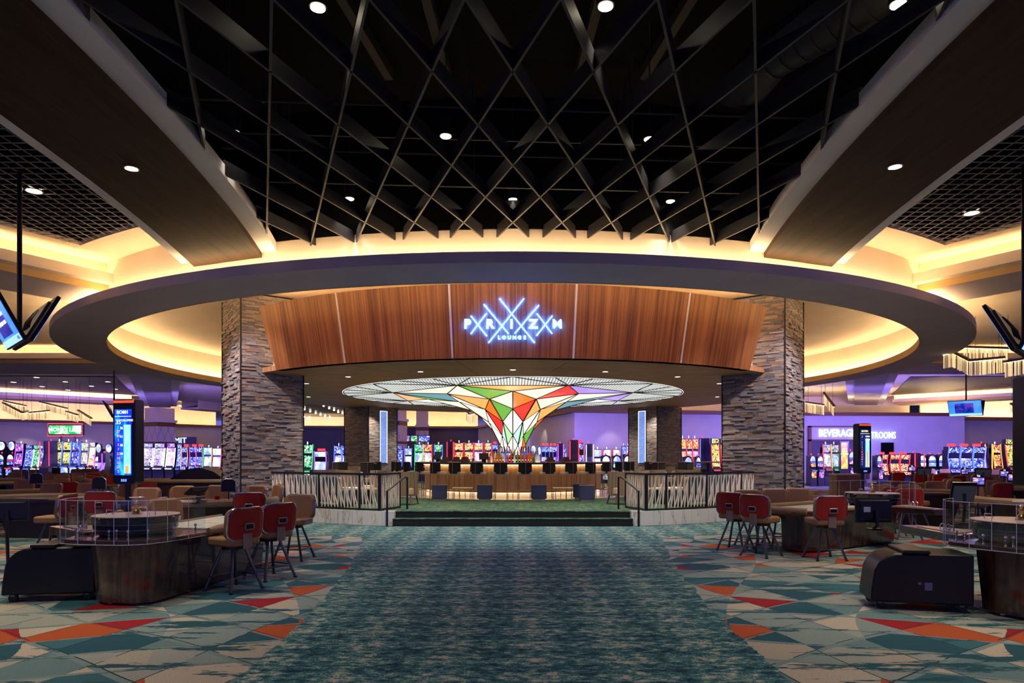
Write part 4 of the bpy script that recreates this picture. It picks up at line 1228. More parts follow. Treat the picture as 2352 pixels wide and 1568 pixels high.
# chairs at the RO701 roulette table
NC(*FL(1690,1262), -42, 'red-backed swivel game chair at the end of table RO701 closest to the marble wall')
NC(*FL(1748,1276), -50, 'red-backed swivel game chair pushed in at the pedestal of table RO701')
NC(*FL(1893,1283), 4, 'red-backed swivel game chair standing beside the rear of a black monitor')
for px, yt, deg in ((1729,1128,188),(1790,1127,182),(1843,1127,178)):
    Y = 0.605*F/(yt-HY); NC(PX(px,Y), Y, deg, 'tan leather game chair facing the room across table RO701', 'chairs on the far side of table RO701')
FARL = [(106,1110,178),(190,1110,176),(166,1105,8),(46,1102,182),(130,1099,184),(184,1099,150),(206,1101,140),(136,1092,190),(172,1092,150),(196,1092,60),
        (224,1086,6),(175,1085,186),(61,1093,178),(28,1084,180),(32,1078,170),(170,1077,180),(192,1077,176),(211,1077,184),(229,1077,140),(112,1083,182),(249,1088,70),
        (64,1078,175),(280,1108,160),(300,1104,120),(330,1107,40)]
FARR = [(2057,1084,4),(2108,1085,2),(2124,1087,50),(2153,1088,356),(2158,1109,182),(2196,1100,176),(2160,1101,60),(2100,1110,186),(2244,1111,180),(2272,1100,170),
        (2299,1101,190),(2280,1091,178),(2218,1091,182),(2192,1091,10),(2178,1085,184),(2141,1076,180),(2176,1077,182),(2288,1078,150),(2037,1110,184),(2044,1117,356),
        (2080,1117,350),(2288,1108,4),(2014,1113,40),(2250,1092,8),(2310,1092,185),(2330,1085,180),(2240,1084,178)]
for lst, lab in ((FARL,'in the card pit behind table RO801'),(FARR,'in the card pit behind table RO701')):
    for px, yt, deg in lst:
        Y = 0.605*F/(yt-HY)
        front = 90 < deg < 270
        X_, Y_ = free_spot(PX(px,Y), Y, 0.31)
        far_chair.put((X_, Y_, 0), R(deg), ('tan leather game chair turned to the room ' if front else 'dark red backed game chair turned away ') + lab, ('tan chairs ' if front else 'red-backed chairs ') + lab)

# ---- roulette tables
def roulette(name, label, loc, rz, near=True):
    t = thing('roulette_table', label, 'gaming table', loc, rz)
    # wheel end and body of the table; x across (dealer at -x), y along
    top = [(-0.74,0.34),(-0.60,0.06),(-0.34,0.0),(0.14,0.0),(0.34,0.12),(0.44,0.45),(0.50,1.15),(-0.66,1.15)]
    MB().prism(top, 0.645, 0.70).build('wheel_deck', 'table_wood_flat', t, bevel=0.01)
    MB().prism([(-0.52,1.15),(0.52,1.15),(0.52,2.9),(0.3,3.2),(-0.3,3.2),(-0.52,2.9)], 0.62, 0.70).build('play_deck', 'table_wood_flat', t, bevel=0.01)
    MB().prism([(-0.44,1.25),(0.40,1.18),(0.40,2.8),(0.22,3.02),(-0.3,3.02),(-0.44,2.8)], 0.70, 0.712).build('felt', 'roulette_felt', t)
    mb = MB(); mb.tube([(0.47,1.0,0.705),(0.50,1.15,0.708),(0.52,1.4,0.71),(0.52,2.85,0.71),(0.34,3.16,0.71),(-0.1,3.22,0.71),(-0.45,3.08,0.71)], [0.035,0.055,0.06,0.06,0.06,0.06,0.05], 10); mb.build('padded_rail', 'rail_leather', t, smooth=True)
    mb = MB(); mb.tube([(-0.5,1.25,0.70),(-0.5,2.95,0.70)], 0.03, 8); mb.build('dealer_edge', 'rail_leather', t, smooth=True)
    def pl(k): return [(-0.40*k,0.22-0.12*(k-0.9)),(-0.2*k,0.1),(0.2*k,0.1),(0.36*k,0.2),(0.40*k,0.5),(0.38*k,2.55),(0.2*k,2.8),(-0.2*k,2.8),(-0.40*k,2.55)]
    MB().frustum(pl(0.88), 0.03, pl(1.02), 0.645).build('pedestal', 'table_wood', t, smooth=True)
    for q in ((-0.15,0.18),(0.28,0.9),(0.28,2.3)): MB().cyl(q[0],q[1],0.0,0.031,0.035,n=10).build('foot','chrome',t)
    # chip apron on the dealer's side
    MB().prism([(-0.66,0.42),(-1.62,1.02),(-1.50,1.22),(-0.66,1.14)], 0.635, 0.73).build('chip_apron', 'table_wood_flat', t, bevel=0.008)
    MB().prism([(-0.76,0.58),(-1.40,0.99),(-1.34,1.12),(-0.76,1.08)], 0.73, 0.738).build('chip_well', 'chip_tray', t)
    for q in (0,1):
        mb = MB(); c = (-1.02+0.09*q, 0.80-0.05*q, 0.775); mb.tube([(c[0]+0.036*math.cos(a_*PI/6),c[1]-0.02*math.cos(a_*PI/6),c[2]+0.036*math.sin(a_*PI/6)) for a_ in range(12)],0.007,5,closed=True); mb.build('key_ring','chrome',t)
    mb = MB(); mb.tube([(-0.92,0.74,0.72),(-0.92,0.74,0.80),(-0.84,0.68,0.80),(-0.84,0.68,0.72)],0.007,5); mb.build('handle','chrome',t)
    # chrome knob posts along the edge
    for q in ((-0.60,0.22),(-0.46,0.10),(-0.28,0.07),(-0.08,0.06),(-0.04,0.12),(0.12,0.08),(0.28,0.18),(0.36,0.5),(0.40,0.85)):
        mb = MB(); mb.lathe([(0.0,0.0),(0.013,0.0),(0.007,0.015),(0.012,0.03),(0.006,0.042),(0.012,0.056),(0.006,0.068),(0.016,0.085),(0.012,0.103),(0.0,0.108)],8); 
        o = mb.build('knob_post','chrome',t,smooth=True); o.location = (q[0],q[1],0.70)
    # shield of clear panels
    path = [(-0.80,0.58),(-0.75,0.26),(-0.62,0.03),(-0.36,-0.04),(-0.16,-0.04),(0.05,-0.04),(0.20,-0.02),(0.34,0.08),(0.42,0.30),(0.46,0.62),(0.48,0.92)]
    for i in range(len(path)-1):
        a, b2 = Vector(path[i]), Vector(path[i+1]); d = (b2-a).normalized()*0.004; n_ = Vector((d.y,-d.x))*0.75
        zt = 1.12
        mb = MB(); mb.prism([tuple(a+d+n_),tuple(b2-d+n_),tuple(b2-d-n_),tuple(a+d-n_)],0.66,zt); mb.build('shield_panel','acrylic',t)
        mb = MB(); mb.tube([(a.x,a.y,0.66),(a.x,a.y,zt)],0.0032,5); mb.tube([(a.x,a.y,zt),(b2.x,b2.y,zt)],0.0028,5); mb.tube([(a.x,a.y,0.66),(b2.x,b2.y,0.66)],0.0032,5); mb.build('shield_edge','acrylic_edge',t)
    remember(t)
    # wheel, a thing of its own on the deck
    wpos = Matrix.Translation(loc) @ Matrix.Rotation(rz,4,'Z') @ Vector((-0.17,0.62,0.701))
    w = thing('roulette_spinner', 'covered black roulette wheel with brass turret on table %s' % name, 'roulette wheel', wpos, rz)
    MB().lathe([(0.0,0.0),(0.36,0.0),(0.40,0.03),(0.40,0.07),(0.43,0.085),(0.43,0.13),(0.45,0.145),(0.455,0.20),(0.44,0.215),(0.0,0.215)],44).build('bowl','wheel_black',w,smooth=True)
    for z, r in ((0.075,0.418),(0.137,0.442)): MB().lathe([(r-0.006,z-0.006),(r+0.006,z-0.006),(r+0.006,z+0.006),(r-0.006,z+0.006)],44,closed_profile=True).build('chrome_band','dark_steel',w,smooth=True)
    MB().cyl(0,0,0.216,0.224,0.445,n=44).build('cover_plate','cover_plate',w)
    mb = MB(); mb.lathe([(0.0,0.224),(0.05,0.224),(0.045,0.26),(0.018,0.29),(0.024,0.32),(0.012,0.34),(0.02,0.37),(0.0,0.39)],12); mb.box(-0.05,0.05,-0.008,0.008,0.325,0.34); mb.build('turret','brass',w,smooth=True)
    mb = MB(); mb.lathe([(0.075,0.225),(0.075,0.415)],20); mb.build('turret_guard','acrylic',w); 
    mb = MB(); mb.tube([(0.075*math.cos(a_*PI/10),0.075*math.sin(a_*PI/10),0.415) for a_ in range(20)],0.004,5,closed=True); mb.build('guard_rim','acrylic_edge',w)
    for sx in (-1,1):
        mb = MB(); mb.tube([(sx*0.26-0.035,-0.1,0.224),(sx*0.26-0.035,-0.1,0.275),(sx*0.26+0.035,-0.1,0.275),(sx*0.26+0.035,-0.1,0.224)],0.006,5); mb.build('lift_handle','chrome',w)
    return t
roulette('RO801', 'dark wood roulette table with clear shield and the RO801 tower display', (-4.18,7.12,0), R(-7))
roulette('by the curved trolley', 'dark wood roulette table with clear shield next to the trolley with stickers', (4.80,6.56,0), R(-58))
roulette('RO701', 'dark wood roulette table whose wheel stands below the RO701 tower display', (6.95,12.9,0), R(124))

# ---- black wheeled trolleys
def trolley(label, loc, rz, stickers):
    t = thing('wheel_trolley', label, 'trolley', loc, rz)
    prof = [(0.0,0.08),(0.95,0.08),(0.95,0.59),(0.30,0.59)] + [(0.30-0.27*math.sin(R(a)), 0.34+0.25*math.cos(R(a))) for a in (15,35,55,75,90)] + [(0.01,0.2)]
    mb = MB(); mb.M = Matrix.Rotation(R(90),4,'X'); mb.prism(prof, -0.50, 0.0); mb.build('body','black_plastic',t,smooth=True,bevel=0.02)
    MB().box(0.30,0.55,-0.02,0.52,0.59,0.625).build('lid','black_plastic',t,bevel=0.01)
    for x in (0.10,0.85):
        for y in (0.06,0.44):
            c = MB(); c.M = Matrix.Translation((x,y,0.045)) @ Matrix.Rotation(R(90),4,'X'); c.cyl(0,0,-0.02,0.02,0.044,n=14); w = c.build('caster','black_plastic',t)
            MB().box(x-0.02,x+0.02,y-0.025,y+0.025,0.06,0.085).build('fork','dark_steel',w)
    if stickers:
        MB().box(0.50,0.57,-0.004,-0.001,0.22,0.30).build('label_plate',mat('sticker',(0.10,0.10,0.22),0.5),t); MB().box(0.44,0.47,-0.004,-0.001,0.275,0.30).build('label_plate','sticker',t)
trolley('black wheeled trolley with a rounded shoulder parked under the apron of table RO801', (-5.52,7.35,0), R(8), False)
trolley('black wheeled trolley with small stickers parked in front of a wheel shield', (3.70,7.06,0), R(-14), True)

# ---- tower displays
def screen_mat(name, stops, scale, strength, stretch=(1,1,1)):
    m, nt, b = new_mat(name)
    v = coords(nt, stretch)
    f = noise(nt, v, scale, 4.0, 0.6)
    c = ramp(nt, f, stops)
    L(nt, c, b.inputs['Emission Color']); b.inputs['Emission Strength'].default_value = strength
    b.inputs['Base Color'].default_value = (0.01,0.01,0.02,1); b.inputs['Roughness'].default_value = 0.2
    return m
screen_mat('tower_screen', [(0.3,(0.0,0.01,0.10)),(0.45,(0.0,0.03,0.8)),(0.55,(0.0,0.12,1.0)),(0.62,(0.02,0.6,0.5)),(0.75,(0.1,0.5,1.0))], 5.0, 1.3, (1,1,0.5))
screen_mat('tower_screen_dark', [(0.4,(0.0,0.0,0.02)),(0.6,(0.0,0.02,0.15))], 5.0, 1.0, (1,1,0.5))
screen_mat('tower_bar', [(0.35,(0.05,0.3,1.0)),(0.6,(0.3,0.8,1.0))], 4.0, 1.6, (1,1,0.6))
emit_mat('bar_orange', (1.0,0.35,0.1), 1.3); emit_mat('digit_white', (0.9,0.95,1.0), 1.8); emit_mat('digit_red', (1.0,0.18,0.22), 1.8); emit_mat('digit_yellow', (1.0,0.95,0.4), 1.8)
def tower(code, label, loc, rz, h, base_z, nums, words, dark):
    t = thing('tower_display', label, 'display', loc, rz)
    w = 0.30*h/1.0
    z0 = 1.245 if h > 0.9 else PZ(1085, loc[1])
    z1 = z0 + h
    MB().cyl(0,0.07,base_z,z0+0.02,0.035,n=14).build('pole','black_metal',t,smooth=True)
    MB().cyl(0,0.07,base_z,base_z+0.02,0.10,n=18).build('foot','black_metal',t)
    mb = MB(); mb.M = Matrix.Translation((0,0.08,(z0+z1)/2)) @ Matrix.Rotation(R(90),4,'X'); mb.prism(rrect(w,h,0.045,4),-0.08,0.08); mb.build('case','black_plastic',t,smooth=True,bevel=0.012)
    f = -0.002
    MB().box(-w*0.40,w*0.36,f-0.002,f+0.003,z0+h*0.11,z0+h*0.88).build('screen','tower_screen_dark' if dark else 'tower_screen',t)
    MB().box(w*0.02,w*0.33,f-0.004,f-0.002,z0+h*0.13,z0+h*0.70).build('spin_bar','tower_bar',t)
    MB().box(w*0.10,w*0.24,f-0.006,f-0.004,z0+h*0.13,z0+h*(0.45 if dark else 0.22)).build('spin_bar','bar_orange',t)
    if code: text_mesh('digits',code,h*0.055,'digit_yellow',t,(-0.01,f-0.006,z0+h*0.845),depth=0.001)
    for i,(s_,m,xx,zz,sz) in enumerate(nums): text_mesh('digits',s_,h*sz,m,t,(w*xx,f-0.006,z0+h*zz),depth=0.001)
    MB().box(-w*0.38,w*0.34,f-0.006,f-0.004,z0+h*0.795,z0+h*0.80).build('rule','digit_yellow',t)
    for q in range(3): MB().box(-0.03+0.028*q,-0.014+0.028*q,f-0.004,f-0.002,z0+h*0.035,z0+h*0.065).build('key','blue_glow',t)
    MB().box(-w*0.46,w*0.46,f-0.003,f+0.002,z0+h*0.955,z0+h*0.985).build('top_light',emit_mat('top_red',(1.0,0.12,0.05),0.8) if 'top_red' not in MATS else 'top_red',t)
    return t
seqL = ['27','14','1','5','7','21','14','13','27','5']; seqR = ['36','11','36','10']
tower('RO801','tall black tower display RO801 with blue spin results on a pole',(PX(284,8.15),8.15,0),R(-12),1.02,0.714,
      [('35','digit_white',-0.22,0.73,0.075),('COLUMNS','digit_white',0.16,0.75,0.035)]+[(n_,'digit_red',-0.22,0.62-0.052*i,0.045) for i,n_ in enumerate(seqL)]+[(n_,'digit_white',-0.08,0.66-0.10*i,0.04) for i,n_ in enumerate(seqR)],None,False)
tower('RO701','slim black tower display RO701 with ODD EVEN lines above the far roulette wheel',(PX(1987,13.35),13.35,0),R(14),0.98,0.0,
      [('7','digit_red',-0.25,0.73,0.06),('ODD','digit_white',0.18,0.74,0.045),('EVEN','digit_white',0.18,0.68,0.045)]+[(n_,'digit_red',-0.25,0.62-0.048*i,0.04) for i,n_ in enumerate(['7','1','5','2','21','14','13','27','5','3'])],None,True)
tower('','black tower display beside the shielded wheel next to the stickered trolley',(PX(2386,7.7),7.7,0),R(12),1.25,0.714,
      [(n_,'digit_red',-0.33,0.66-0.055*i,0.045) for i,n_ in enumerate(['1','5','7','21','14','12','27','5','3','32','34'])],None,True)

# ---- half-round card tables
def make_card_table():
    t = thing('card_table','x','gaming table')
    arcp = [(0.98*math.cos(R(a)), -0.92*math.sin(R(a))) for a in range(0,181,15)]
    MB().prism(arcp+[(-0.98,0.12),(0.98,0.12)],0.70,0.745).build('deck','table_wood_flat',t)
    MB().prism([(x*0.9,y*0.9) for x,y in arcp]+[(-0.88,0.08),(0.88,0.08)],0.745,0.752).build('felt','felt_grey',t)
    mb = MB(); mb.tube([(1.0,0.15,0.755)]+[(x*1.03,y*1.03,0.755) for x,y in arcp]+[(-1.0,0.15,0.755)],0.068,8); mb.build('padded_rail','rail_leather',t,smooth=True)
    MB().box(-0.34,0.34,-0.02,0.10,0.752,0.772).build('chip_tray','chip_tray',t)
    MB().frustum([(x*0.5,y*0.5) for x,y in arcp]+[(-0.5,0.1),(0.5,0.1)],0.0,[(x*0.72,y*0.72) for x,y in arcp]+[(-0.72,0.1),(0.72,0.1)],0.70).build('pedestal','table_dark',t,smooth=True)
    return t
card = Proto(make_card_table())
for x, y, d, l in CARD:
    card.put((x,y,0),R(d),'half-round card table with padded rail '+l)
# cup, shufflers and signs standing on tables
mb = MB(); mb.lathe([(0.0,0.0),(0.045,0.0),(0.05,0.11),(0.044,0.11),(0.04,0.01),(0.0,0.01)],14); o = mb.build('drink_cup','cup_red',smooth=True); o.location=(PX(499,12.35),12.35,0.7525); tag(o,'dark red tumbler standing on the card table behind RO801','cup')
mat('rim_silver',(0.7,0.72,0.8),0.2,1.0)
screen_mat('table_sign_screen',[(0.35,(0.01,0.01,0.08)),(0.5,(0.05,0.12,0.6)),(0.6,(0.8,0.2,0.2)),(0.66,(0.9,0.9,1.0))],9.0,1.2,(1,1,2.2))
def table_sign(x, y, z, rz, lit, label, w=0.27, base=0.7525, tilt=0.0):
    t = thing('table_sign', label, 'sign', (x,y,base), rz)
    h = 0.235; zz = z-base
    out = [(-w/2,0),(w/2,0),(w/2*0.94,h*0.8),(w*0.25,h),(-w*0.25,h),(-w/2*0.94,h*0.8)]
    mb = MB(); mb.M = Matrix.Translation((0,0,zz)) @ Matrix.Rotation(R(90)+tilt,4,'X'); mb.prism(out,-0.015,0.015); mb.build('case','black_plastic',t)
    mb = MB(); mb.M = Matrix.Translation((0,0,zz)) @ Matrix.Rotation(R(90)+tilt,4,'X'); mb.tube([(px,pz,0.0) for px,pz in out],0.008,6,closed=True); mb.build('silver_rim','rim_silver',t)
    if lit:
        mb = MB(); mb.M = Matrix.Translation((0,0,zz)) @ Matrix.Rotation(R(90)+tilt,4,'X'); mb.prism([(-w*0.4,0.04),(w*0.4,0.04),(w*0.4,h*0.72),(-w*0.4,h*0.72)],0.015,0.018); mb.build('screen','table_sign_screen',t)
        text_mesh('lettering','TG',0.05,'digit_white',t,(0,-0.019,zz+h*0.86),depth=0.001)
    MB().cyl(0,0.0,0.002,zz+0.01,0.012,n=8).build('pole','black_metal',t); MB().cyl(0,0,0,0.012,0.06,n=12).build('foot','black_metal',t)
for px, ytop, Y, rz, lit, l in ((525,1100,12.9,0.1,False,'rear of a silver-rimmed table sign on the card table behind RO801'),(228,1095,13.2,0.0,False,'rear of a silver-rimmed table sign on the table seen through the RO801 shield'),
    (83,1087,16.5,0.5,False,'rear of a silver-rimmed table sign turned sideways in the pit'),(62,1079,19.6,-0.6,False,'tilted silver-rimmed table sign among the pit chairs'),(128,1073,25.2,0.8,False,'small silver-rimmed table sign near the slot machines'),
    (2246,1089,13.4,-0.05,True,'lit table sign with a silver rim on the card table beyond RO701'),(2215,1073,21.5,0.2,True,'small lit table sign between two screens in the far pit'),(2306,1077,19.3,0.0,True,'lit table sign beside the black tower without code'),
    (2327,1083,15.6,-0.1,True,'lit table sign half hidden by the black tower'),(2094,1068,24.5,0.0,True,'small lit table sign by the red slot bank')):
    w = 0.27; h = 0.235
    table_sign(PX(px,Y), Y, PZ(ytop,Y)-h, rz, lit, l, base=0.0 if Y in (19.6,25.2,19.3,15.6,24.5,13.4) else 0.7525)
# monitors on arms
def monitor(label, x, y, z, w, h, rz, tilt, base, screen=False, dx=0.0):
    t = thing('dealer_monitor', label, 'monitor', (x,y,0), rz)
    M = Matrix.Translation((0,0,z)) @ Matrix.Rotation(tilt,4,'X')
    mb = MB(); mb.M = M; mb.box(-w/2,w/2,0.0,0.03,-h/2,h/2); mb.build('bezel','black_plastic',t,bevel=0.006)
    mb = MB(); mb.M = M; mb.frustum([(-w*0.45,-h*0.42),(w*0.45,-h*0.42),(w*0.45,h*0.42),(-w*0.45,h*0.42)],0,[(-w*0.4,-h*0.36),(w*0.4,-h*0.36),(w*0.4,h*0.36),(-w*0.4,h*0.36)],0.03)
    mb.v = [tuple(M @ Vector((p.x,-p.z,p.y))) for p in [M.inverted() @ Vector(q) for q in mb.v]]; mb.build('rear_shell','black_plastic',t)
    if screen:
        mb = MB(); mb.M = M; mb.box(-w*0.44,w*0.44,-0.034,-0.031,-h*0.40,h*0.40); mb.build('screen','screen_grey' if 'screen_grey' in MATS else mat('screen_grey',(0.03,0.03,0.045),0.15,emit=(0.25,0.25,0.4),es=0.05),t)
    mb = MB(); mb.tube([(0,-0.05,z),(0,-0.07,z-h*0.6),(dx,0.0,base+0.02)],0.02,8); mb.build('arm','black_metal',t)
    MB().box(dx-0.06,dx+0.06,-0.06,0.06,base,base+0.02).build('clamp','black_metal',t)
    return t
m1 = monitor('black monitor seen from behind with a white sticker at table RO701', PX(2007,7.9), 7.9, PZ(1171,7.9), 0.43, 0.29, R(4), R(-4), 0.729, dx=0.0)
m1_t = m1
MB().box(-0.14,-0.06,-0.034,-0.030,PZ(1171,7.9)-0.02,PZ(1171,7.9)+0.04).build('sticker','paper_white',m1)
monitor('grey tablet screen on a swivel arm above the clear wheel shield', PX(2212,8.6), 8.6, PZ(1133,8.6), 0.27, 0.31, R(-18), R(28), 0.729, True)
monitor('slim dealer terminal tilted back on the card table behind RO801', PX(452,11.9), 11.9, PZ(1128,11.9), 0.36, 0.22, R(65), R(58), 0.753)
monitor('wide black dealer screen at the edge of the pit beside the trolley', PX(20,8.6), 8.6, PZ(1172,8.6), 0.42, 0.26, R(20), R(-6), 0.0)
monitor('grey dealer screen standing in the pit before the dome-topped slots', PX(2122,20.5), 20.5, PZ(1082,20.5), 0.40, 0.24, R(-20), R(20), 0.0, True)
monitor('grey dealer screen leaning back below the hanging screens', PX(2258,19.0), 19.0, PZ(1084,19.0), 0.40, 0.24, R(-25), R(25), 0.0, True)
# long dark dice table with a humped cover
t = thing('dice_table','long dark dice table under a humped black cover beside the stone column','gaming table',(PX(425,20.5),20.5,0),R(6))
MB().prism(rrect(2.4,1.3,0.3,5),0.0,0.75).build('body','table_wood',t,smooth=True)
mb = MB(); mb.tube([(x,y,0.86) for x,y in rrect(2.5,1.4,0.35,6)],0.06,8,closed=True); mb.build('padded_rail','rail_leather',t,smooth=True)
MB().prism(rrect(2.44,1.34,0.3,5),0.75,0.86).build('side_wall','black_plastic',t)
mb = MB(); mb.M = Matrix.Rotation(R(90),4,'X'); mb.prism([(-0.3,0.86),(1.2,0.86),(1.2,1.0),(1.0,1.14),(0.6,1.26),(0.2,1.2),(-0.1,1.0)],-0.6,0.6); mb.build('cover','black_plastic',t,smooth=True)
t = thing('dealer_stand','small wooden dealer podium behind the RO701 display','podium',(PX(1940,20.5),20.5,0))
MB().box(-0.35,0.35,-0.25,0.25,0,1.02).build('body','chair_wood',t); MB().box(-0.38,0.38,-0.28,0.28,1.02,1.06).build('top','rail_leather',t)
# ================================================================ SLOT FLOOR, SIGNS, CHANDELIERS, SCREENS
def slot_screen(name, cols, strength, scale=15.0):
    m, nt, b = new_mat(name)
    oi = nt.nodes.new('ShaderNodeObjectInfo')
    tc = nt.nodes.new('ShaderNodeTexCoord'); mp = nt.nodes.new('ShaderNodeMapping'); L(nt, tc.outputs['Object'], mp.inputs[0])
    cb = nt.nodes.new('ShaderNodeCombineXYZ'); L(nt, math_n(nt, 'MULTIPLY', oi.outputs['Random'], 37.0), cb.inputs[0]); L(nt, math_n(nt, 'MULTIPLY', oi.outputs['Random'], 11.0), cb.inputs[2])
    L(nt, cb.outputs[0], mp.inputs['Location'])
    v = nt.nodes.new('ShaderNodeTexVoronoi'); v.inputs['Scale'].default_value = scale; L(nt, mp.outputs[0], v.inputs['Vector'])
    s = nt.nodes.new('ShaderNodeSeparateColor'); L(nt, v.outputs['Color'], s.inputs[0])
    n1 = noise(nt, mp.outputs[0], 5.0, 4.0)
    f = math_n(nt, 'ADD', math_n(nt, 'MULTIPLY', s.outputs[0], 0.55), math_n(nt, 'MULTIPLY', n1, 0.45))
    k = len(cols)
    L(nt, ramp(nt, f, [(0.28 + 0.46*i/(k-1), c) for i, c in enumerate(cols)]), b.inputs['Emission Color'])
    b.inputs['Emission Strength'].default_value = strength
    b.inputs['Base Color'].default_value = (0.01,0.01,0.015,1); b.inputs['Roughness'].default_value = 0.15
SS = 1.05
slot_screen('scr_b', [(0.01,0.01,0.10),(0.03,0.08,0.9),(0.25,0.10,0.9),(0.15,0.5,1.0),(0.8,0.85,1.0)], SS)
slot_screen('scr_g', [(0.0,0.06,0.02),(0.05,0.6,0.15),(0.3,0.9,0.2),(0.1,0.3,0.8),(0.9,1.0,0.8)], SS)
slot_screen('scr_r', [(0.10,0.0,0.01),(0.8,0.04,0.03),(1.0,0.35,0.03),(0.9,0.75,0.15),(1.0,0.9,0.8)], SS)
slot_screen('scr_y', [(0.08,0.03,0.0),(0.9,0.45,0.03),(1.0,0.8,0.1),(0.15,0.6,0.3),(1.0,0.95,0.7)], SS)
slot_screen('scr_p', [(0.05,0.0,0.12),(0.35,0.05,0.8),(0.8,0.1,0.6),(0.15,0.3,1.0),(0.95,0.8,1.0)], SS)
slot_screen('scr_m', [(0.05,0.02,0.15),(0.1,0.7,0.4),(0.9,0.15,0.4),(0.2,0.3,1.0),(1.0,0.9,0.4)], SS)
slot_screen('scr_w', [(0.25,0.35,0.9),(0.7,0.8,1.0),(0.95,0.97,1.0)], SS*1.15, 3.0)
emit_mat('neo_b',(0.06,0.10,1.0),3.2); emit_mat('neo_p',(0.30,0.05,1.0),2.8); emit_mat('neo_r',(1.0,0.03,0.05),2.6); emit_mat('neo_g',(0.05,1.0,0.15),2.0); emit_mat('neo_o',(1.0,0.25,0.04),2.6); emit_mat('neo_w',(0.75,0.75,1.0),2.0); emit_mat('neo_y',(0.9,0.9,0.35),4.0)
mat('slot_body',(0.014,0.013,0.018),0.3); mat('slot_deck',(0.03,0.03,0.05),0.25)
CAND = MB().cyl(0,0,0,0.10,0.03,n=8)
SLOT = {}
def xz_prism(mb, poly, y0, y1):
    M0 = mb.M; mb.M = M0 @ Matrix.Rotation(R(90),4,'X'); mb.prism(poly, -y1, -y0); mb.M = M0
    return mb
def side_prism(mb, poly, x0, x1):
    """poly in (y, z), extruded along x"""
    M0 = mb.M; mb.M = M0 @ Matrix(((0,0,1,0),(1,0,0,0),(0,1,0,0),(0,0,0,1))); mb.prism(poly, x0, x1); mb.M = M0
    return mb
